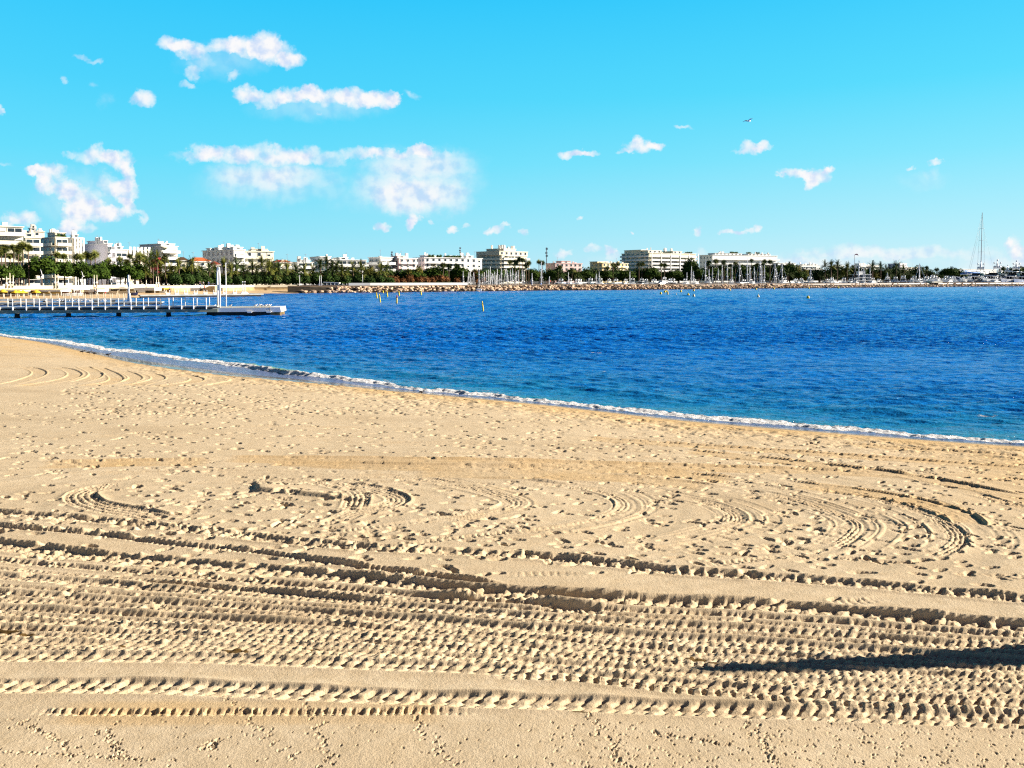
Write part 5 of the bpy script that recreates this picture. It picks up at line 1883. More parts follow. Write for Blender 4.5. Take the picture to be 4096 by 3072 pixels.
def yacht(kind, L=14, hm='hull'):
    root = thing('motor_yacht', '', 'motor yacht')
    B = L * .29
    Hs = L * .105
    link('hull', hull_mesh(L, B, Hs, L * .07, hm), root)
    z = Hs

    def deck(x0, x1, w, z0, z1, rake, name, mt, over=.0):
        b = MB()
        b.hexa([(x0, -w, z0), (x1 + rake, -w, z0), (x1 + rake, w, z0), (x0, w, z0)], [(x0 - .0, -w * .88, z1), (x1, -w * .88, z1), (x1, w * .88, z1), (x0, w * .88, z1)])
        return b.build(name, mt, root)
    h1 = L * .10
    deck(-L * .28, L * .12, B * .40, z + .01, z + h1 * .35, L * .09, 'cabin', M['hull'])
    deck(-L * .27, L * .11, B * .385, z + h1 * .35, z + h1 * .82, L * .055, 'window_band', M['tint'])
    b = MB()
    b.hexa([(-L * .42, -B * .40, z + h1 * .82), (L * .12, -B * .36, z + h1 * .82), (L * .12, B * .36, z + h1 * .82), (-L * .42, B * .40, z + h1 * .82)],
           [(-L * .43, -B * .40, z + h1 * 1.05), (L * .09, -B * .34, z + h1 * 1.0), (L * .09, B * .34, z + h1 * 1.0), (-L * .43, B * .40, z + h1 * 1.05)])
    b.build('flybridge', M['hull'], root)
    z2 = z + h1
    if kind in ('fly', 'big'):
        b = MB()
        b.hexa([(-L * .2, -B * .28, z2 + .02), (L * .02, -B * .28, z2 + .02), (L * .02, B * .28, z2 + .02), (-L * .2, B * .28, z2 + .02)],
               [(-L * .2, -B * .26, z2 + h1 * .5), (-L * .05, -B * .26, z2 + h1 * .5), (-L * .05, B * .26, z2 + h1 * .5), (-L * .2, B * .26, z2 + h1 * .5)])
        b.build('upper_cabin', M['tint'] if kind == 'big' else M['hull'], root)
        b = MB()
        b.box(-L * .3, 0, -B * .30, B * .30, z2 + h1 * .72, z2 + h1 * .85)
        for sx in (-L * .28, -L * .04):
            for sy in (-B * .26, B * .26):
                b.tube([(sx, sy, z2), (sx, sy, z2 + h1 * .72)], .06, 4)
        b.build('hardtop', M['hull'], root)
        zt = z2 + h1 * .85
    else:
        zt = z2 + h1 * .1
    b = MB()
    xa = -L * .22
    for s_ in (-1, 1):
        b.tube([(xa + .3, s_ * B * .26, zt - .1), (xa - .2, s_ * B * .2, zt + L * .045), (xa - .3, 0, zt + L * .05)], .09, 5)
    b.tube([(xa - .3, 0, zt + L * .05), (xa - .3, 0, zt + L * .14)], .05, 4)
    b.build('radar_arch', M['hull'], root)
    for s_ in (-1, 1):
        b = MB()
        b.ball((xa - .25, s_ * B * .15, zt + L * .068), L * .028, L * .028, L * .034, 8, 6)
        b.build('radar_dome', M['hull'], root)
    b = MB()
    n = 9
    pr = [(L * (-.1 + .6 * i / n), B * .46 * (1 - max(0, (i / n - .35) / .65) ** 2)) for i in range(n + 1)]
    for s_ in (-1, 1):
        b.tube([(x, s_ * y, Hs * (1.02 + .3 * i / n) + .75) for i, (x, y) in enumerate(pr)], .035, 4)
        for i, (x, y) in enumerate(pr):
            b.tube([(x, s_ * y, Hs), (x, s_ * y, Hs * (1.02 + .3 * i / n) + .75)], .03, 4)
    b.build('bow_rail', M['alu'], root)
    if kind == 'cover':
        b = MB()
        b.hexa([(-L * .46, -B * .42, z + .05), (-L * .2, -B * .42, z + .05), (-L * .2, B * .42, z + .05), (-L * .46, B * .42, z + .05)],
               [(-L * .44, -B * .3, z + h1 * .9), (-L * .25, -B * .36, z + h1 * 1.15), (-L * .25, B * .36, z + h1 * 1.15), (-L * .44, B * .3, z + h1 * .9)])
        b.build('cover', M['blue'], root)
    return root


def sailboat(m='hull', cover='blue'):
    root = thing('sailboat', '', 'sailing boat')
    L = 11
    link('hull', hull_mesh(L, 3.2, 1.1, .9, m), root)
    b = MB()
    b.hexa([(-2.6, -.95, 1.1), (2.2, -.7, 1.2), (2.2, .7, 1.2), (-2.6, .95, 1.1)], [(-2.4, -.8, 1.65), (1.6, -.55, 1.55), (1.6, .55, 1.55), (-2.4, .8, 1.65)])
    b.build('cabin', M['hull'], root)
    b = MB()
    b.tube([(.9, 0, .08), (.9, 0, 1)], .17, 6, r2=.13)
    for z, w_ in ((.45, .9), (.72, .65)):
        b.tube([(.9, -w_ * .7, z), (.9, w_ * .7, z)], .02, 4)
    b.build('mast', M['alu'], root)
    b = MB()
    for s_ in (-1, 1):
        b.tube([(.9, s_ * 1.2, .07), (.9, s_ * .62, .45), (.9, s_ * .45, .72), (.9, 0, .97)], .012, 4)
    b.tube([(5.4, 0, .09), (.9, 0, .98)], .022, 4)
    b.tube([(-5.3, 0, .08), (.9, 0, 1.0)], .012, 4)
    b.build('rigging', M['alu'], root)
    b = MB()
    b.tube([(.8, 0, 2.3), (-3.8, 0, 2.2)], .10, 6)
    bo = b.build('boom', M['alu'], root)
    b = MB()
    b.tube([(.6, 0, 2.55), (-1.5, 0, 2.58), (-3.7, 0, 2.4)], .22, 7, r2=.14)
    b.build('furled_sail', M[cover], bo)
    return root


YA = [yacht('fly'), yacht('cover'), yacht('open'), yacht('big')]
YN = yacht('fly', hm='navy')
SB = [sailboat(), sailboat(cover='white'), sailboat('navy', 'white')]
PROTOS += YA + [YN] + SB
rbt = random.Random(31)


def place_sail(px, ytop, d, rz=None, protos=SB, scale=1.0, phrase='slim masted sailing boat'):
    t_ = at_depth(px, ytop, d)
    H_ = t_.z
    rz = rbt.choice([math.pi / 2, -math.pi / 2]) + rbt.uniform(-.5, .5) if rz is None else rz
    s_ = max(.7, min(H_ / 15, 1.4)) * scale
    # the mast, not the hull centre, stands on the pixel
    o = dup(protos[rbt.randrange(len(protos))] if len(protos) > 1 else protos[0], (t_.x - .9 * s_ * math.cos(rz), d - .9 * s_ * math.sin(rz), 0), rz, s_, '', 'sailing boats moored in the marina')
    for ch in o.children:
        if ch.name.startswith('mast') or ch.name.startswith('rigging'):
            ch.scale = (1, 1, H_ / s_)
    later(o, phrase, px)
    return o


MD_PX = [1950, 2100, 2700, 3200, 3700, 4096, 4300]
MD = [300, 322, 362, 408, 470, 515, 540]
c4 = [(930, 860), (1010, 875), (1035, 865), (1088, 885), (1210, 895), (1243, 880), (1273, 855), (1303, 845), (1332, 800), (1363, 900), (1396, 870), (1420, 930), (1435, 830), (1470, 920), (1495, 810), (1563, 825), (1585, 850), (1627, 845), (1660, 815), (1697, 900), (1713, 870), (1743, 850), (1800, 840), (1828, 855)]
SAILS = [(1600 + x * .27125, 850 + y * .27125) for x, y in c4]
SAILS += [(2100 + x * .27125, 850 + y * .27125) for x, y in [(105, 950), (360, 940), (640, 880), (1053, 900), (1095, 872), (1547, 870)]]
SAILS += [(2600 + x * .27125, 850 + y * .27125) for x, y in [(545, 880), (613, 790), (640, 860), (820, 710), (873, 830), (922, 810), (1008, 825), (1067, 775), (1140, 740), (1213, 780), (1325, 715), (1436, 665), (1475, 750), (1540, 800), (1625, 680), (1650, 780), (1690, 770), (1843, 740), (1865, 820), (1950, 745)]]
SAILS += [(3100 + x * .27125, 850 + y * .27125) for x, y in [(528, 815), (1240, 700), (1308, 795), (1404, 790), (1326, 850), (2135, 755)]]
SAILS += [(3496 + 200 * .27, 1090), (3678, 1054)]
for (px, yt) in SAILS:
    if px < 2110:                      # laid-up boats just behind the mole's root
        d = interp(px, [1850, 2110], [283, 312]) + rbt.uniform(0, 5)
        if px < 1960:
            d = interp(px, WPX, WD) + 14
        place_sail(px, yt, d, protos=SB[:2])
    else:
        place_sail(px, yt, interp(px, MD_PX, MD) + rbt.uniform(-6, 14))
o = place_sail(2166, 850 + 728 * .27125, 325, math.pi * .45, [SB[0]], 1.2, 'largest near sailboat with thick white mast')
o = place_sail(1916, 1074, 290, math.pi * .5, [SB[1]], 1.0, 'sailboat with thick bright mast')
# the giant sloop
t_ = at_depth(3932, 850, 545)
gs = dup(SB[0], (t_.x - 3.2, 545, 0), math.radians(12), 3.4, 'giant sailing yacht whose mast towers over everything at the right', 'sailing boats moored in the marina')
for ch in list(gs.children):
    if ch.name.startswith('mast') or ch.name.startswith('rigging'):
        bpy.data.objects.remove(ch)
Hq = t_.z / 3.4
b = MB()
b.tube([(.94, 0, .3), (.94, 0, Hq)], .075, 8, r2=.05)
for z in (.28, .46, .62, .78):
    b.tube([(.94, -1.0 + z * .6, Hq * z), (.94, 1.0 - z * .6, Hq * z)], .018, 4)
    b.tube([(.94 - 1.0 + z * .6, 0, Hq * z), (.94 + 1.1 - z * .6, 0, Hq * z)], .018, 4)
b.ball((1.6, 0, Hq * .29), .12, .12, .14, 6, 5)
b.build('mast', M['metal'], gs)
b = MB()
for s_ in (-1, 1):
    b.tube([(.94, s_ * 1.1, .3), (.94, s_ * .8, Hq * .3), (.94, s_ * .55, Hq * .78), (.94, 0, Hq * .96)], .010, 4)
    b.tube([(.94 + s_ * 1.2, 0, .3), (.94 + s_ * .85, 0, Hq * .3), (.94 + s_ * .5, 0, Hq * .78), (.94, 0, Hq * .96)], .008, 4)
b.tube([(-2.6, 0, .3), (.94, 0, Hq * .99)], .014, 4)
b.tube([(-2.2, 0, .3), (.94, 0, Hq * .90)], .014, 4)
b.tube([(4.9, 0, .3), (.94, 0, Hq * .85)], .008, 4)
b.build('rigging', M['metal'], gs)

# water level quay for the laid up boats left of the marina
YPX = [(2238, 1121, 1, 0), (2272, 1118, 0, 0), (2300, 1122, 2, 0), (2318, 1120, 0, 0), (2352, 1119, 2, 1), (2398, 1116, 0, 0), (2428, 1122, 0, 0), (2452, 1122, 2, 0), (2492, 1120, 0, 0), (2530, 1116, 0, 0), (2560, 1117, 3, 0), (2585, 1120, 0, 0), (2612, 1122, 2, 0),
       (2640, 1112, 3, 0), (2665, 1118, 0, 0), (2690, 1120, 2, 0), (2748, 1118, 0, 0), (2788, 1120, 0, 0), (2830, 1122, 2, 0), (2925, 1119, 0, 0), (2960, 1123, 2, 0), (3012, 1119, 0, 0), (3050, 1123, 2, 0), (3128, 1114, 0, 0), (3165, 1122, 2, 0), (3188, 1117, 0, 0),
       (3212, 1116, 0, 0), (3245, 1110, 0, 0), (3300, 1118, 0, 0), (3318, 1120, 2, 0), (3340, 1113, 0, 0), (3372, 1114, 0, 0), (3395, 1119, 2, 0), (3418, 1115, 3, 0), (3450, 1119, 0, 0), (3482, 1114, 0, 0), (3515, 1120, 2, 0), (3548, 1110, 3, 0), (3582, 1110, 0, 0), (3612, 1106, 3, 0),
       (3650, 1118, 0, 0), (3672, 1120, 2, 0), (3697, 1117, 0, 0), (3720, 1104, 3, 0), (3752, 1112, 0, 0), (3775, 1118, 2, 0), (3792, 1110, 0, 0), (3822, 1114, 0, 0), (3855, 1112, 0, 0), (3880, 1108, 0, 0), (3940, 1110, 0, 0), (3975, 1112, 0, 0)]
for i_ in range(26):
    px_ = 3640 + i_ * 18.5 + rbt.uniform(-6, 6)
    YPX.append((px_, rbt.uniform(1106, 1117), rbt.choice([0, 2, 3, 0]), 2))
names_y = ['white flybridge motor yacht', 'blue covered white motor yacht', 'low white open motor yacht', 'tall domed white motor yacht']
for i, (px, yt, k, _) in enumerate(YPX):
    d = interp(px, MD_PX, MD) + rbt.uniform(-9, 2) + (0 if i % 2 else 8) + (24 if _ == 2 else 0)
    t_ = at_depth(px, yt, d)
    native = {0: 14 * (.105 + .10 * 1.85 + .07), 1: 14 * .27, 2: 14 * .27, 3: 14 * (.105 + .10 * 1.85 + .07)}[k]
    s_ = max(.8, min(t_.z / native, 1.7))
    rz = math.radians(rbt.choice([-120, 60, -120])) + rbt.uniform(-.45, .4)
    proto = YN if i % 5 == 3 and k != 1 else YA[k]
    o = dup(proto, (t_.x, d, 0), rz, s_, '', 'motor yachts moored behind the breakwater')
    later(o, 'dark hulled motor yacht' if proto is YN else names_y[k], px)
for (px, yt, sc2, rz, lab) in [(3903, 1080, 2.3, 218, 'large blue grey superyacht moored under the giant mast'), (3972, 1082, 2.4, 222, 'superyacht with a tall radar tower right of the giant mast'),
                               (4012, 1096, 1.9, 215, 'superyacht with a long dark window band near the right edge'), (4048, 1072, 2.3, 220, 'superyacht carrying the highest radar ball at the far right'),
                               (4100, 1085, 2.2, 218, 'superyacht cut off by the right edge of the photo')]:
    d = 520 + (3972 - px) * .05
    t_ = at_depth(px, yt, d)
    root = dup(YA[3], (t_.x, d, 0), math.radians(rz), sc2, lab, 'superyachts at the right end of the marina')
    b = MB()
    zt = 14 * .39
    b.lathe([(.45, zt - .6), (.34, zt + .3), (.16, zt + .9), (.10, zt + 1.3)], -3.4, 0, 8, 0, 1.5, .7)
    b.ball((-3.4, 0, zt + 1.45), .22, .22, .26, 8, 6)
    b.ball((-3.4, -.8, zt + .75), .2, .2, .24, 8, 6)
    b.ball((-3.4, .8, zt + .75), .2, .2, .24, 8, 6)
    b.tube([(-3.4, -.9, zt + .5), (-3.4, .9, zt + .5)], .05, 4)
    b.build('radar_tower', M['hull'], root)

# ------------------------------------------------------------------ piers
def line_frame(pa, da, pb, db):
    xa, ya = on_d(pa, da)
    xb, yb = on_d(pb, db)
    return (xa, ya), math.atan2(yb - ya, xb - xa), math.hypot(xb - xa, yb - ya)


(o_, rz, L_) = line_frame(-260, 89.0, 868, 95.0)
pier = thing('pier', 'near concrete pier with white railing posts on black piles, reaching in from the left', 'pier', (o_[0], o_[1], 0), rz)
b = MB()
b.box(0, L_, 0, 2.2, 1.12, 1.27)
b.build('deck', M['concrete'], pier)
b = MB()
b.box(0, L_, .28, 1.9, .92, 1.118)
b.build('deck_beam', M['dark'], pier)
b = MB()
b.box(0, L_, .10, 2.0, .52, .918)
b.build('girder', M['mossy'], pier)
ca, sa_ = math.cos(rz), math.sin(rz)


def local_x(px, frame_o, rz_):
    # where the ray through px crosses the pier's near edge, measured along it
    t = ray(px, 1115).x
    den = math.cos(rz_) - t * math.sin(rz_)
    return (t * frame_o[1] - frame_o[0]) / den


for px in (-160, 52, 260, 463, 665):
    x = local_x(px, o_, rz)
    b = MB()
    b.lathe([(.30, -1.2), (.30, .1), (.27, .3), (.27, .516)], x, .9, 10)
    b.build('pile', M['pile'], pier)
postpx = [-110, -57, -5, 48, 102, 155, 207, 260, 313, 366, 418, 472, 522, 572, 623, 674, 724, 772, 823]
pmesh = MB()
pmesh.tube([(0, 0, .1), (0, 0, 1.05)], .055, 6)
pmesh.lathe([(.03, -.32), (.085, -.22), (.085, .02), (.06, .12)], 0, 0, 8)
pme = pmesh.mesh('post', M['white'])
lastx = None
for row, dy in ((0, -.06), (1, 2.26)):
    rope = MB()
    prev = None
    for px in postpx:
        x = local_x(px, o_, rz)
        link('post', pme, pier, (x, dy, 1.18))
        if prev is not None:
            for z, sag in ((2.12, .10), (1.62, .12)):
                rope.tube([(prev + (x - prev) * k / 6, dy, z - sag * 4 * (k / 6) * (1 - k / 6)) for k in range(7)], .014, 4)
        prev = x
    rope.build('rope', M['white'], pier)
# platform at its end
(o2, rz2, L2) = line_frame(845, 95.2, 1120, 96.4)
pf = thing('landing_platform', 'white edged concrete landing platform at the outer end of the near pier', 'platform', (o2[0], o2[1], 0), rz2)
b = MB()
b.box(0, L2, 0, 4.6, .86, 1.04)
b.build('deck', M['concrete'], pf)
b = MB()
b.box(.05, L2 - 1.3, -.08, -.002, .52, 1.0)
b.build('fender_beam', M['white'], pf)
b = MB()
b.hexa([(L2 - 1.25, -.10, .48), (L2 + .1, -.10, .48), (L2 + .1, 4.7, .48), (L2 - 1.25, 4.7, .48)], [(L2 - 1.25, -.10, 1.06), (L2 + .02, -.10, 1.06), (L2 + .02, 4.7, 1.06), (L2 - 1.25, 4.7, 1.06)])
b.build('end_cap', M['white'], pf)
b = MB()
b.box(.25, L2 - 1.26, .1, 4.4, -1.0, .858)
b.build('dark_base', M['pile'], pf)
b = MB()
b.box(L2 - 1.25, L2 - .05, 0.0, 4.4, -1.0, .478)
b.build('weedy_base', M['rust'], pf)
b = MB()
b.box(-.7, .25, .5, 2.6, -1.0, .9)
b.build('pile', M['pile'], pf)
for u in (.55, .83):
    b = MB()
    b.hexa([(L2 * u - .22, -.26, .40), (L2 * u + .25, -.26, .40), (L2 * u + .25, -.082, .40), (L2 * u - .22, -.082, .40)], [(L2 * u - .34, -.26, .60), (L2 * u + .30, -.26, .60), (L2 * u + .30, -.082, .60), (L2 * u - .34, -.082, .60)])
    b.build('fender', M['white'], pf)
# arch, flagpole
xa, ya = on_d(869.5, 97.4)
xb, yb = on_d(878.5, 95.6)
ar = thing('entry_arch', 'slender white tube arch standing where the near pier meets its platform', 'arch', (xb, yb, 1.04))
b = MB()
Ha = at_depth(874, 1069, 96.4).z - 1.04
dx_, dy_ = xa - xb, ya - yb
pts = [(0, 0, 0), (0, 0, Ha * .78)] + [(dx_ * (.5 - .5 * math.cos(a)), dy_ * (.5 - .5 * math.cos(a)), Ha * .78 + Ha * .22 * math.sin(a)) for a in [math.pi * i / 10 for i in range(1, 10)]] + [(dx_, dy_, Ha * .78), (dx_, dy_, 0)]
b.tube(pts, .10, 8)
b.build('arch_tube', M['white'], ar)
b = MB()
b.hexa([(dx_ * .1, dy_ * .1, Ha * .42), (dx_ * .9, dy_ * .9, Ha * .42), (dx_ * .9, dy_ * .9 + .06, Ha * .42), (dx_ * .1, dy_ * .1 + .06, Ha * .42)], [(dx_ * .1, dy_ * .1, Ha * .56), (dx_ * .9, dy_ * .9, Ha * .56), (dx_ * .9, dy_ * .9 + .06, Ha * .56), (dx_ * .1, dy_ * .1 + .06, Ha * .56)])
b.build('cross_panel', M['alu'], ar)
x, y = on_d(903.5, 96.6)
fp_ = thing('flagpole', 'bare thin white flagpole standing on the landing platform beside the arch', 'flagpole', (x, y, 1.04))
b = MB()
Hf = at_depth(903, 1055, 96.6).z - 1.04
b.tube([(0, 0, 0), (0, 0, Hf)], .065, 8, r2=.05)
b.build('pole', M['white'], fp_)
b = MB()
b.ball((0, 0, Hf + .05), .09, .09, .07, 8, 5)
b.build('pole_cap', M['white'], fp_)

# middle pier
(o3, rz3, L3) = line_frame(-260, 140, 508, 148)
pier2 = thing('pier', 'second pier with thin pale posts, just behind the near pier', 'pier', (o3[0], o3[1], 0), rz3)
b = MB()
b.box(0, L3, 0, 2.2, .50, .85)
b.build('deck', M['concrete'], pier2)
for px in (-100, 35, 171, 240, 377, 445):
    x = local_x(px, o3, rz3)
    b = MB()
    b.lathe([(.35, -1.2), (.35, .35), (.6, .497)], x, 1.0, 8)
    b.build('pile', M['pile'], pier2)
pm2 = MB().tube([(0, 0, 0), (0, 0, .95)], .05, 5).mesh('post', M['canvas'])
for dy in (.05, 2.1):
    rope = MB()
    prev = None
    for i in range(24):
        x = local_x(-120 + i * 27 + (8 if dy > 1 else 0), o3, rz3)
        if x > L3:
            break
        link('post', pm2, pier2, (x, dy, .852))
        if prev is not None:
            rope.tube([(prev + (x - prev) * k / 4, dy, 1.7 - .12 * 4 * (k / 4) * (1 - k / 4)) for k in range(5)], .02, 4)
        prev = x
    rope.build('rope', M['canvas'], pier2)
x, y = on_d(513, 142)
py_ = thing('pylon', 'thick stepped white pylon at the outer end of the second pier', 'pylon', (x, y, 0))
top = at_depth(512, 1100, 142).z
b = MB()
b.hexa([(-.18, -.2, .2), (.34, -.2, .2), (.34, .2, .2), (-.18, .2, .2)], [(-.12, -.15, 1.9), (.26, -.15, 1.9), (.26, .15, 1.9), (-.12, .15, 1.9)])
b.build('base', M['white'], py_)
b = MB()
b.box(-.10, .12, -.10, .10, 1.903, top)
b.build('shaft', M['white'], py_)
b = MB()
b.box(-.13, .22, -.13, .13, top * .60, top * .75)
b.build('collar', M['white'], py_)
(o4, rz4, L4) = line_frame(-260, 130, 645, 138)
fl = thing('floating_pontoon', 'low dark sided pontoon lying between the near and second piers', 'pontoon', (o4[0], o4[1], 0), rz4)
b = MB()
b.box(0, L4, 0, 2.4, .36, .52)
b.build('deck', M['concrete'], fl)
b = MB()
b.box(.1, L4 - .3, .08, 2.3, -.4, .358)
b.build('float', M['pile'], fl)

# third pier with stands
(o5, rz5, L5) = line_frame(560, 186, 1054, 203)
pier3 = thing('pier', 'farthest low pier with white stands and a dark underside', 'pier', (o5[0], o5[1], 0), rz5)
b = MB()
b.box(0, L5, 0, 2.4, .42, .72)
b.build('deck', M['concrete'], pier3)
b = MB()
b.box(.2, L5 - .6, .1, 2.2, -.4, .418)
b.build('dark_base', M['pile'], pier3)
stand0 = None
for i, px in enumerate((672, 707, 744, 783, 822, 861, 900, 940)):
    x = local_x(px, o5, rz5)
    wx_, wy_ = o5[0] + x * math.cos(rz5) - .4 * math.sin(rz5), o5[1] + x * math.sin(rz5) + .4 * math.cos(rz5)
    lab = '%s white stand with twin posts from the left on the farthest pier' % ORD[i]
    if stand0 is None:
        stand0 = thing('mooring_stand', lab, 'stand', (wx_, wy_, .72), rz5, 'white stands on the farthest pier')
        b = MB()
        b.hexa([(-.35, -.25, 0), (.35, -.25, 0), (.35, .25, 0), (-.35, .25, 0)], [(-.55, -.3, .4), (.55, -.3, .4), (.55, .3, .4), (-.55, .3, .4)])
        b.build('tub', M['white'], stand0)
        for sx in (-.32, .38):
            MB().tube([(sx, 0, .4), (sx, 0, 1.05)], .07, 5).build('post', M['white'], stand0)
    else:
        dup(stand0, (wx_, wy_, .72), rz5, None, lab)
x = local_x(978, o5, rz5)
wx_, wy_ = o5[0] + x * math.cos(rz5) - .8 * math.sin(rz5), o5[1] + x * math.sin(rz5) + .8 * math.cos(rz5)
lm = thing('twin_lamp', 'tall twin globe lamp on a white plinth near the end of the farthest pier', 'lamp', (wx_, wy_, .72), rz5)
b = MB()
b.hexa([(-.7, -.4, 0), (1.2, -.4, 0), (1.2, .4, 0), (-.7, .4, 0)], [(-.55, -.3, .5), (.7, -.3, .5), (.7, .3, .5), (-.55, .3, .5)])
b.build('plinth', M['white'], lm)
for sx in (-.25, .3):
    MB().tube([(sx, 0, .5), (sx, 0, 2.5)], .10, 6).build('post', M['white'], lm)
    MB().ball((sx, 0, 3.0), .17, .17, .17, 8, 6).build('globe', M['white'], lm)

# ------------------------------------------------------------------ buoys
sb0 = None
for (px, yt, yb, lab) in [(1508, 1170, 1192, 'yellow spar buoy farthest left of the near cluster'), (1521, 1176, 1209, 'tall yellow spar buoy, second from the left, nearer than its neighbours'), (1533, 1162, 1173, 'short faint spar buoy close to the rocks, behind the left cluster'),
                          (1550, 1164, 1188, 'yellow spar buoy leaning left, between the left pair and the red topped one'), (1587, 1181, 1214, 'yellow spar buoy with a reddish top, nearest of the left cluster'),
                          (1597, 1164, 1184, 'thin spar buoy just right of the red topped one'), (1685, 1162, 1181, 'lone thin spar buoy right of the left cluster, by the rocks'), (1933, 1204, 1246, 'lone tall yellow spar buoy in open water, nearest of all')]:
    p = at_level(px, yb)
    h = at_depth(px, yt, p.y).z
    o = thing('spar_buoy', lab, 'buoy', (p.x, p.y, 0), 0, 'yellow spar buoys')
    s_ = 1 if px != 1587 else 1
    body = MB()
    lean = -.09 * h if px != 1587 else .03
    r_ = 5.5 * p.y / F / 2 * 1.05
    body.tube([(-lean * .3, 0, -.4), (lean * .5, 0, h * .45), (lean, 0, h * .75)], r_, 8, r2=r_ * .8)
    body.build('float', M['buoy'], o)
    t2 = MB()
    t2.tube([(lean, 0, h * .75), (lean * 1.25, 0, h)], r_ * .95, 8, r2=r_ * .55)
    t2.build('top_mark', M['buoy'] if px != 1587 else M['cloth2'], o)
    t3 = MB()
    t3.tube([(lean * .98, 0, h * .72), (lean * 1.0, 0, h * .755)], r_ * 1.2, 8)
    t3.build('ring', M['dark'], o)
for i, (px, yc, wp, kind, lab) in enumerate([
    (2643, 1177, 9, 'can', 'yellow can buoy, leftmost of the right hand group'), (2659, 1170, 8, 'can', 'yellow can buoy, upper left of the tight cluster of four'), (2665, 1168.5, 8, 'can', 'yellow can buoy, highest of the tight cluster of four'),
    (2670.5, 1171, 6, 'can', 'yellow can buoy, right side of the tight cluster of four'), (2671, 1178, 6, 'can', 'small yellow buoy, lowest of the tight cluster of four'), (2705, 1179, 5, 'can', 'small pale buoy just right of the tight cluster'),
    (2724, 1168, 8, 'can', 'yellow can buoy near the rocks, right of the tight cluster'), (2753, 1182, 9, 'can', 'round yellow buoy, left of the biggest can buoy'), (2775, 1165, 7, 'can', 'yellow can buoy close under the rocks, above the biggest can buoy'),
    (2775, 1187, 10, 'can', 'biggest yellow can buoy, right end of the right hand group'), (2920, 1162, 7, 'can', 'lone yellow can buoy under the rocks below the curved block'), (3024, 1159, 7, 'can', 'yellow can buoy under the rocks above the conical buoy'),
    (3096, 1157, 7, 'can', 'yellow can buoy under the rocks right of the conical buoy'), (3033, 1189.5, 11, 'cone', 'pale conical buoy in open water'), (3236, 1154.5, 6, 'can', 'yellow can buoy close to the rocks, above the lone near one at right'),
    (3353, 1153, 7, 'can', 'yellow can buoy at the rocks, second from the right'), (3435, 1150, 6, 'can', 'yellow can buoy at the rocks, farthest right'), (3232, 1194, 11, 'can', 'lone upright yellow can buoy in open water, farthest right')]):
    p = at_level(px, yc)
    r_ = wp * p.y / F / 2
    o = thing('cone_buoy' if kind == 'cone' else 'can_buoy', lab, 'buoy', (p.x, p.y, 0), 0, 'yellow buoys in the right half')
    b = MB()
    if kind == 'cone':
        b.lathe([(r_ * .5, -r_ * .5), (r_, 0), (r_ * .95, r_ * .5), (r_ * .45, r_ * 1.7), (r_ * .1, r_ * 2.5)], 0, 0, 12)
        b.build('float', M['buoyw'], o)
    else:
        b.lathe([(r_ * .6, -r_ * .6), (r_, -.1 * r_), (r_, r_ * .9), (r_ * .75, r_ * 1.7), (r_ * .3, r_ * 2.0)], 0, 0, 12)
        b.build('float', M['buoy'] if i not in (5, 9) else M['buoyw'], o)
    b = MB()
    top_ = r_ * (2.5 if kind == 'cone' else 2.0)
    b.lathe([(r_ * .16, top_ - .01), (r_ * .14, top_ + r_ * .35)], 0, 0, 6)
    b.build('lifting_eye', M['dark'], o)

# ------------------------------------------------------------------ beach clubs on the far left
rl_ = random.Random(9)


def at_px(px, y, dd=0.0, d=None):
    d = d if d else interp(px, VPX, VD) - 6 + dd
    p = at_depth(px, y, d)
    return p


def pavilion(name, label, cat, x0, x1, ytop, yfas, ybot, roofm, postm, screen=None, dd=0, group=None, back=4, tent=False):
    d = interp((x0 + x1) / 2, VPX, VD) - 7 + dd
    a = at_depth(x0, ytop, d)
    b_ = at_depth(x1, ytop, d)
    zb = at_depth(x0, ybot, d).z
    zf = at_depth(x0, yfas, d).z
    zg = min(zb, .8)
    root = thing(name, label, cat, (a.x, d, zg), 0, group)
    W = b_.x - a.x
    t = a.z - zg
    zf -= zg
    m = MB()
    if tent:
        m.add([(0, 0, zf), (W, 0, zf), (W, back, zf), (0, back, zf), (W / 2, back / 2, t)], [(0, 1, 4), (1, 2, 4), (2, 3, 4), (3, 0, 4), (3, 2, 1, 0)])
    else:
        m.box(-.1, W + .1, -.2, back, zf, t)
    m.build('roof', roofm, root)
    n = max(int(W / 2.2), 1)
    for i in range(n + 1):
        x = W * i / n
        MB().box(x - .07, x + .07, .0, .14, 0, zf - .002).build('post', postm, root)
    if screen:
        m = MB()
        m.box(.05, W - .05, .2, .28, 0, zf * screen[1])
        m.build('screen', screen[0], root)
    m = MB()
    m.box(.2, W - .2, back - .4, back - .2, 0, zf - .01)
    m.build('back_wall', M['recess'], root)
    return root


pavilion('beach_pavilion', 'white roofed terrace with orange furniture at the left edge of the far beach', 'pavilion', -60, 75, 1161, 1166, 1184, M['white'], M['white'], (M['orange'], .35))
pavilion('beach_pavilion', 'terrace with dark louvre panels between white posts', 'pavilion', 80, 158, 1162, 1164.5, 1177, M['redwood'], M['white'], (M['brown'], .8), dd=3)
pavilion('beach_pavilion', 'long bar with a thick white fascia and yellow cane front', 'pavilion', 160, 243, 1159.5, 1166.5, 1184, M['white'], M['white'], (M['bamboo'], .82))
pavilion('pergola', 'white open pergola above a red brown fence', 'pergola', 250, 295, 1158, 1161, 1176, M['white'], M['white'], dd=2)
pavilion('beach_cabin', 'small blue grey cabin right of the pergola', 'cabin', 304, 321, 1157, 1159, 1172, M['lilac'], M['lilac'], (M['lilac'], 1.0), dd=2)
pavilion('beach_pavilion', 'white awninged bar behind a striped fence', 'pavilion', 338, 388, 1159, 1167, 1179, M['white'], M['white'], (M['recess'], .6))
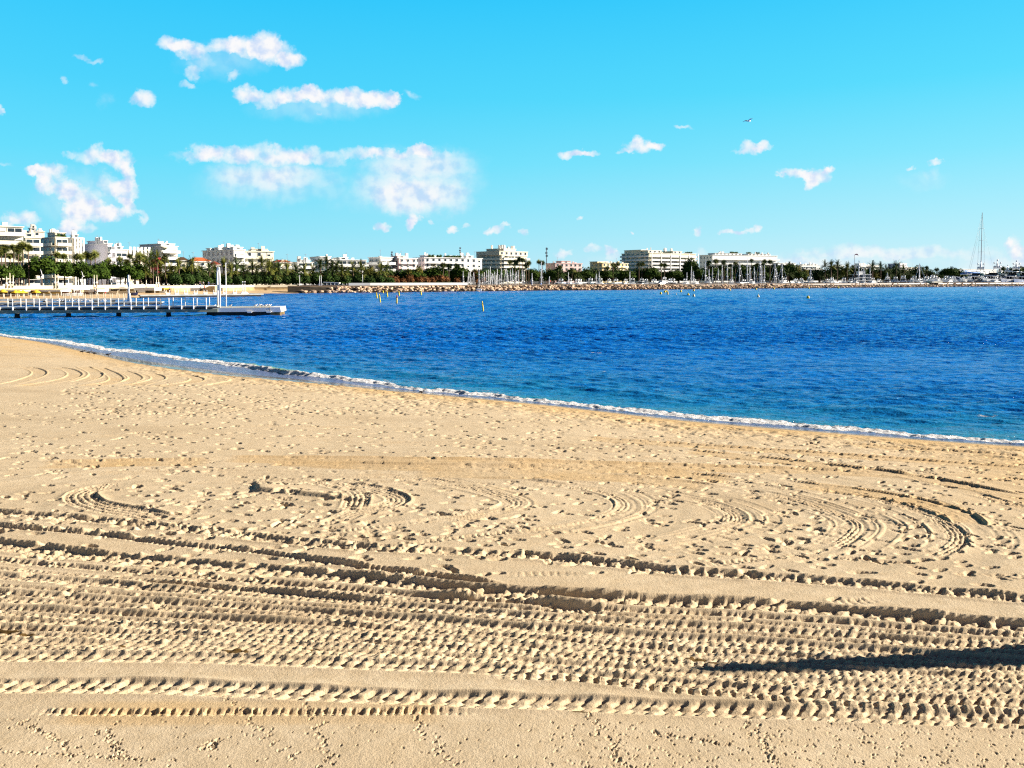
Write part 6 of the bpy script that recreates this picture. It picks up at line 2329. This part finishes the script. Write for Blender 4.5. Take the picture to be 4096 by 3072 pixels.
pavilion('beach_cabin', 'bright red cabinet with a white top near the striped fence', 'cabin', 406, 420, 1154, 1166, 1180, M['white'], M['redsheet'], (M['redsheet'], 1.0), dd=-1, back=1.5)
pavilion('tent', 'cream pointed canopy tent over the middle beach bar', 'tent', 440, 512, 1146, 1156, 1170, M['canvas'], M['white'], (M['bamboo'], .5), dd=2, tent=True)
pavilion('tent', 'white sheet canopy on thin legs near the small beached boat', 'tent', 553, 618, 1151, 1162, 1174, M['white'], M['white'], dd=-2)
pavilion('awning', 'yellow striped awning right of the white canopy', 'awning', 620, 656, 1152, 1157, 1170, M['yellow'], M['white'], dd=1)


def fence(name, label, x0, x1, yt, yb, mt, dd=-9, slats=0):
    d = interp((x0 + x1) / 2, VPX, VD) + dd
    a, b_ = at_depth(x0, yt, d), at_depth(x1, yt, d)
    zb = max(at_depth(x0, yb, d).z, .5)
    root = thing(name, label, 'fence', (a.x, d, zb))
    W = b_.x - a.x
    h = a.z - zb
    m = MB()
    if slats:
        for i in range(slats):
            m.box(W * i / slats, W * (i + .5) / slats, 0, .06, 0, h)
    else:
        m.box(0, W, 0, .06, 0, h)
    m.build('panel', mt, root)
    for i in range(max(int(W / 2), 1) + 1):
        x = W * i / max(int(W / 2), 1)
        MB().box(x - .05, x + .05, .061, .16, 0, h + .12).build('post', M['canvas'], root)
    return root


fence('fence', 'red brown fence below the white pergola', 244, 320, 1170, 1178, M['redwood'])
fence('fence', 'striped fence of dark and pale slats', 322, 382, 1168, 1179, M['brown'], slats=16)
fence('fence', 'cream canvas screens around the canopy tent, left run', 421, 470, 1164, 1179, M['canvas'])
fence('fence', 'cream canvas screens right of the canopy tent, up to the pylon', 472, 540, 1164, 1177, M['canvas'])
fence('fence', 'low white wall panels under the yellow awning', 596, 660, 1164, 1174, M['palewhite'])
fence('fence', 'sand coloured board leaning below the ramp', 680, 696, 1152, 1172, M['bamboo'], dd=-3, slats=3)

par0 = None
for i, (px, yc, lab) in enumerate([(62, 1169, 'open yellow parasol, leftmost of four in front of the terraces'), (77, 1169, 'open yellow parasol, second from the left of four'), (92, 1169, 'open yellow parasol, third from the left of four'), (145, 1168, 'open yellow parasol standing alone before the dark louvres'), (12, 1166, 'yellow parasol nearest the left edge')]):
    d = interp(px, VPX, VD) - 10
    p = at_depth(px, yc, d)
    if par0 is None:
        par0 = thing('parasol', lab, 'parasol', (p.x, d, p.z - 1.9), 0, 'yellow parasols on the far beach')
        MB().tube([(0, 0, 0), (0, 0, 2.3)], .04, 5).build('pole', M['white'], par0)
        MB().lathe([(.95, 1.75), (.55, 2.1), (.05, 2.38)], 0, 0, 8).build('canopy', M['yellow'], par0)
    else:
        dup(par0, (p.x, d, p.z - 1.9), .4 * i, None, lab)


def small_boat(name, label, cat, px, d, z, L, rz, hm, group=None):
    root = thing(name, label, cat, (*on_d(px, d), z), rz, group)
    link('hull', hull_mesh(L, L * .36, .45, .25, hm), root)
    m = MB()
    for x in (-L * .2, L * .12):
        m.box(x - .12, x + .12, -L * .15, L * .15, .46, .50)
    m.build('thwart', M['brown'], root)
    return root


for i, px in enumerate((260, 287, 312)):
    small_boat('pedal_boat', 'white upturned boat on the sand, %s of three below the red fence' % ('left', 'middle', 'right')[i], 'boat', px, interp(px, VPX, VD) - 12, .75, 1.5, .1 * i, 'hull', 'white boats on the far sand')
small_boat('dinghy', 'dark dinghy hauled up on the far sand right of the pylon', 'boat', 531, 196, .55, 1.9, .2, 'navy')

# ramp and stairs at the sandstone wall
d = interp(830, VPX, VD) - 3
a = at_depth(795, 1172, d)
rp = thing('stair_ramp', 'sloping stone ramp climbing the sandstone wall from the beach', 'ramp', (a.x, d, .6))
W = at_depth(860, 1172, d).x - a.x
m = MB()
m.add([(0, 0, 0), (W * .75, 0, 0), (W, 0, 0), (W, 0, 1.7), (W * .62, 0, 1.7), (0, 1.6, 0), (W * .75, 1.6, 0), (W, 1.6, 0), (W, 1.6, 1.7), (W * .62, 1.6, 1.7)], [(0, 1, 2, 3, 4), (5, 9, 8, 7, 6), (0, 4, 9, 5), (4, 3, 8, 9), (3, 2, 7, 8)])
m.build('slope', M['stone'], rp)
m = MB()
m.tube([(0, .1, .9), (W * .62, .1, 2.5), (W, .1, 2.5)], .05, 5)
for k in range(5):
    m.tube([(W * .62 * k / 4, .1, 1.6 * k / 4), (W * .62 * k / 4, .1, .9 + 1.6 * k / 4)], .035, 4)
m.build('handrail', M['metal'], rp)

# dark kiosk behind the quay railing
c = at_depth(1292, 1128, 262)
kk = thing('quay_kiosk', 'low dark glass kiosk with a white overhanging roof behind the quay railing', 'kiosk', (c.x, 264, G), .1)
m = MB()
m.box(0, 4.0, 0, 3, 0, c.z - G - .2)
m.build('wall', M['glass'], kk)
m = MB()
m.hexa([(-.4, -.8, c.z - G - .19), (4.9, -.8, c.z - G - .5), (4.9, 3.3, c.z - G - .5), (-.4, 3.3, c.z - G - .19)], [(-.4, -.8, c.z - G), (4.9, -.8, c.z - G - .2), (4.9, 3.3, c.z - G - .2), (-.4, 3.3, c.z - G)])
m.build('roof', M['white'], kk)

# lamp masts along the left promenade
mast0 = {}
for i, (px, yt, yb, d_off, lab) in enumerate([
    (26, 1106, 1152, -1, 'short pale promenade mast with a globe, leftmost of three at the left edge'), (39, 1092, 1152, -1, 'tall pale promenade mast with a globe, middle of three at the left edge'), (52, 1101, 1150, -1, 'pale promenade mast with a globe, right of three at the left edge'),
    (220, 1097, 1152, -1, 'pale promenade mast with a globe, left of the pair right of the big pine'), (231.5, 1097, 1152, -1, 'pale promenade mast with a globe, right of the pair right of the big pine'),
    (376, 1100, 1152, -1, 'pale promenade mast with a globe, left of the pair behind the striped fence'), (387, 1100, 1150, -1, 'pale promenade mast with a globe, right of the pair behind the striped fence'),
    (520, 1103, 1150, -1, 'pale promenade mast with a globe just right of the pylon'), (585, 1120, 1150, -1, 'short palm high mast left of the pair under the yellow palms'), (625, 1106, 1150, -1, 'pale mast with a globe, left of the pair under the yellow palms'),
    (634, 1106, 1150, -1, 'pale mast with a globe, right of the pair under the yellow palms'), (1198, 1101, 1168, -3, 'grey lamp mast standing at the end of the sandstone wall'), (1278, 1103, 1150, -1, 'white flagpole, left of the pair before the rusty tamarisk'),
    (1284.5, 1101, 1150, -1, 'white flagpole, right of the pair before the rusty tamarisk'), (1450, 1098, 1130, 2, 'grey lamp mast among the trees above the white parapet'), (2128, 1092, 1140, 4, 'thin grey mast behind the first big sailboat')]):
    d = interp(px, VPX, VD) + d_off
    t_ = at_depth(px, yt, d)
    z0_ = at_depth(px, yb, d).z
    o = thing('lamp_mast', lab, 'lamp post', (t_.x, d, z0_), 0, 'masts along the far promenade')
    h = t_.z - z0_
    MB().tube([(0, 0, 0), (0, 0, h)], .12, 6, r2=.09).build('pole', M['canvas'] if px < 700 else M['alu'], o)
    if px < 700:
        MB().ball((0, -.12, h * .40), .27, .27, .27, 8, 6).build('globe', M['white'], o)
    elif px < 1250:
        MB().box(-.5, .1, -.1, .1, h * .93, h * .97).build('lamp_head', M['alu'], o)
for i, (px, yt, lab) in enumerate([(163, 1078, 'curved white street lamp in front of the big dark pine'), (327, 1085, 'curved white street lamp under the pines behind the blue cabin')]):
    d = interp(px, VPX, VD) + 1
    t_ = at_depth(px, yt, d)
    h = t_.z - 2.1
    o = thing('street_lamp', lab, 'street lamp', (t_.x, d, 2.1), 0, 'curved street lamps')
    MB().tube([(.1, 0, 0), (-.15, 0, h * .3), (-.05, 0, h * .55), (.25, 0, h * .75), (.1, 0, h * .9), (-.1, 0, h)], .11, 6, r2=.06).build('pole', M['alu'], o)
    MB().box(.1, .5, -.15, .15, h * .68, h * .74).build('lamp_head', M['white'], o)

# ------------------------------------------------------------------ people on the far shore
def person(label, px, yfeet_z, d, rz, top, legs, pose=0):
    P_ = {'pel': (0, 0, .93), 'wa': (0, 0, 1.12), 'ch': (0, .01, 1.36), 'ne': (0, 0, 1.50), 'he': (0, -.02, 1.60), 'ht': (0, 0, 1.73)}
    a = .18 if pose else .06
    for s_, k in ((-1, 'l'), (1, 'r')):
        P_[k + 'sh'] = (s_ * .19, 0, 1.42)
        P_[k + 'el'] = (s_ * .25, .05 * s_, 1.13)
        P_[k + 'ha'] = (s_ * .24, -.10 - .08 * s_ * pose, .88)
        P_[k + 'hip'] = (s_ * .10, 0, .90)
        P_[k + 'kn'] = (s_ * .11, -a * s_ * .6, .50)
        P_[k + 'an'] = (s_ * .12, a * s_, .08)
        P_[k + 'to'] = (s_ * .13, a * s_ - .18, .04)
    rad = {'pel': .13, 'wa': .125, 'ch': .15, 'ne': .055, 'he': .09, 'ht': .075, 'sh': .065, 'el': .045, 'ha': .035, 'hip': .095, 'kn': .06, 'an': .042, 'to': .035}
    root = thing('person', label, 'person', (*on_d(px, d), yfeet_z), rz)

    def sk(name, bones, grow, mt):
        names = []
        for a_, b_ in bones:
            for q in (a_, b_):
                if q not in names:
                    names.append(q)
        me = bpy.data.meshes.new(name)
        me.from_pydata([P_[q] for q in names], [(names.index(a_), names.index(b_)) for a_, b_ in bones], [])
        me.materials.append(mt)
        o = link(name, me, root)
        md = o.modifiers.new('skin', 'SKIN')
        if not me.skin_vertices:
            return o
        for i, q in enumerate(names):
            k = q[1:] if q[0] in 'lr' and q[1:] in rad else q
            r_ = rad[k] + grow
            me.skin_vertices[0].data[i].radius = (r_, r_ * (.75 if q in ('pel', 'wa', 'ch') else 1))
        me.skin_vertices[0].data[0].use_root = True
        s2 = o.modifiers.new('sub', 'SUBSURF')
        s2.levels = s2.render_levels = 1
        return o
    allb = [('pel', 'wa'), ('wa', 'ch'), ('ch', 'ne'), ('ne', 'he'), ('he', 'ht')] + [(x, y) for k in 'lr' for x, y in (('ch', k + 'sh'), (k + 'sh', k + 'el'), (k + 'el', k + 'ha'), ('pel', k + 'hip'), (k + 'hip', k + 'kn'), (k + 'kn', k + 'an'), (k + 'an', k + 'to'))]
    sk('body', allb, 0, M['skin'])
    sk('jacket', [('pel', 'wa'), ('wa', 'ch')] + [(x, y) for k in 'lr' for x, y in (('ch', k + 'sh'), (k + 'sh', k + 'el'))], .025, top)
    sk('trousers', [(x, y) for k in 'lr' for x, y in (('pel', k + 'hip'), (k + 'hip', k + 'kn'), (k + 'kn', k + 'an'))], .018, legs)
    MB().ball((0, .015, 1.70), .10, .11, .085, 8, 5).build('hair', M['brown'], root)
    return root


for (lab, px, z, d, top, legs, rz, pose) in [
    ('person in dark clothes standing beside the white bar awning', 382, .8, 186, M['cloth1'], M['cloth1'], .4, 0),
    ('person in white top and dark trousers near the striped fence', 379, .8, 184, M['cloth4'], M['cloth1'], 2.4, 1),
    ('person in a dark jacket at the head of the stone ramp', 801, 2.02, 240, M['cloth1'], M['cloth3'], .5, 1),
    ('person in a blue jacket left of the dark jacketed one above the ramp', 797, 2.02, 242, M['cloth3'], M['cloth1'], 2.0, 1),
    ('person in white at the railing above the ramp', 812, 2.02, 242, M['cloth4'], M['cloth1'], 3.0, 0),
    ('person in blue walking right of the ramp head', 834, 2.02, 243, M['cloth3'], M['cloth3'], 1.2, 1),
    ('person in red sitting height by the foot of the stone ramp', 818, .8, 234, M['cloth2'], M['cloth1'], 1.0, 0),
    ('dark clothed person standing on the farthest pier by its first stand', 678, .72, 191.5, M['cloth1'], M['cloth1'], 1.0, 0),
    ('person on the breakwater path just below the deep pink block', 2201, 2.3, 312, M['cloth2'], M['cloth1'], 1.0, 1)]:
    person(lab, px, z, d, rz, top, legs, pose)


# ------------------------------------------------------------------ birds
def bird(name, cat, bodym, wingm, beakm, s_=1.0):
    root = thing(name, '', cat)
    b = MB()
    b.tube([(-.16, 0, .13), (-.08, 0, .15), (.02, 0, .165), (.10, 0, .19), (.14, 0, .235), (.17, 0, .25)], .035, 8, r2=.03)
    b.ball((0, 0, .16), .12, .065, .065, 10, 6)
    b.ball((.155, 0, .25), .038, .032, .034, 8, 5)
    b.hexa([(-.24, -.025, .12), (-.12, -.035, .13), (-.12, .035, .13), (-.24, .025, .12)], [(-.24, -.025, .135), (-.12, -.035, .16), (-.12, .035, .16), (-.24, .025, .135)])
    b.build('body', bodym, root)
    for sy in (-1, 1):
        MB().ball((-.04, sy * .055, .17), .11, .018, .045, 8, 5).build('wing', wingm, root)
        MB().tube([(.0, sy * .03, .11), (.005, sy * .03, 0), (.04, sy * .03, .003)], .007, 5).build('leg', beakm, root)
    MB().tube([(.185, 0, .25), (.235, 0, .24)], .012, 5, r2=.003).build('beak', beakm, root)
    return root


crow = bird('pigeon', 'bird', M['pigeon'], M['crow'], M['crow'])
gull = bird('seagull', 'bird', M['gull'], M['gullwing'], M['beak'])
PROTOS += [crow, gull]
for i, (px, py_, rz, lab) in enumerate([(331, 1414, .3, 'dark pigeon at the wet sand, leftmost of four'), (357, 1417, .2, 'dark pigeon, second from the left of four at the swash'), (377, 1421, 2.9, 'dark pigeon, third from the left of four at the swash'), (434, 1426, .1, 'dark pigeon, rightmost of four at the swash'),
                                        (1687, 1577, .2, 'lone dark bird on the wet sand in the middle of the shoreline')]):
    x, y, z = ground_at(px, py_)
    dup(crow, (x, y, z - .005), rz, .8 if i < 4 else .6, lab, 'dark birds at the water edge')
for i, (u, dy, rz) in enumerate([(.02, .6, 1.0), (.235, 1.6, -.5), (.60, 1.8, .4), (.655, 2.6, 2.4), (.68, 1.2, .8), (.715, .6, 3.0), (.75, 1.7, .2), (.80, 1.2, 1.1), (.825, 1.0, .6)]):
    lx_, ly_ = L2 * u, dy
    x = o2[0] + lx_ * math.cos(rz2) - ly_ * math.sin(rz2)
    y = o2[1] + lx_ * math.sin(rz2) + ly_ * math.cos(rz2)
    dup(gull, (x, y, 1.038), rz, 1.3, '%s white seagull from the left standing on the landing platform' % ORD[i], 'seagulls on the landing platform')
for i, px in enumerate((149, 177, 224, 235, 244, 254, 272, 287, 302, 318, 336, 341, 356, 395, 414)):
    x = local_x(px, o4, rz4)
    wx_ = o4[0] + x * math.cos(rz4) - .3 * math.sin(rz4)
    wy_ = o4[1] + x * math.sin(rz4) + .3 * math.cos(rz4)
    dup(gull, (wx_, wy_, .518), rl_.uniform(0, 6), 1.7, '%s white seagull from the left perched on the dark pontoon' % ORD[i], 'seagulls on the pontoon')
# gull in flight
p = at_depth(2993, 484, 60)
fg = thing('flying_seagull', 'tiny white seagull gliding high in the sky right of centre', 'bird', p, .3)
b = MB()
b.tube([(-.24, 0, 0), (-.1, 0, .01), (.1, 0, .02), (.22, 0, .01)], .05, 8, r2=.04)
b.ball((0, 0, 0), .18, .07, .06, 10, 6)
b.build('body', M['gull'], fg)
for sy in (-1, 1):
    w_ = MB()
    w_.hexa([(-.08, 0, 0), (.1, 0, 0), (.12, sy * .35, .12), (-.04, sy * .35, .12)], [(-.08, 0, .02), (.1, 0, .02), (.12, sy * .35, .135), (-.04, sy * .35, .135)])
    w_.hexa([(-.04, sy * .35, .12), (.12, sy * .35, .12), (-.02, sy * .72, .06), (-.06, sy * .72, .06)], [(-.04, sy * .35, .135), (.12, sy * .35, .135), (-.02, sy * .72, .07), (-.06, sy * .72, .07)])
    w_.build('wing', M['gull'], fg)
fg.scale = (.9, .9, .9)

# folded parasol standing just outside the frame, throwing the long shadow at the lower right
tx, ty, tz = ground_at(2725, 2683)
L_s = 7.4
hx, hy = tx + math.cos(math.radians(6)) * L_s, ty + math.sin(math.radians(6)) * L_s
Hp = L_s * math.tan(SUN_EL)
fpz = float(sand_base(shore_dist(np.array([hx]), np.array([hy])))[0])
pz = thing('folded_parasol', 'folded canvas parasol on the sand at the right, whose long shadow crosses the tracks', 'parasol', (hx, hy, fpz - .02))
Hp += tz - fpz
MB().tube([(0, 0, 0), (0, 0, Hp)], .03, 8, r2=.02).build('pole', M['white'], pz)
b = MB()
rp_ = [(.05, Hp * .995), (.10, Hp * .93), (.12, Hp * .84), (.14, Hp * .76), (.17, Hp * .68), (.18, Hp * .60), (.25, Hp * .54), (.27, Hp * .36), (.24, Hp * .22), (.20, Hp * .12)]
b.lathe(rp_[::-1], 0, 0, 14)
b.build('canopy', M['canvas'], pz)

# remove the prototypes, label what is left
for p in PROTOS:
    for ch in list(p.children):
        for g in list(ch.children):
            bpy.data.objects.remove(g)
        bpy.data.objects.remove(ch)
    bpy.data.objects.remove(p)
resolve_labels()
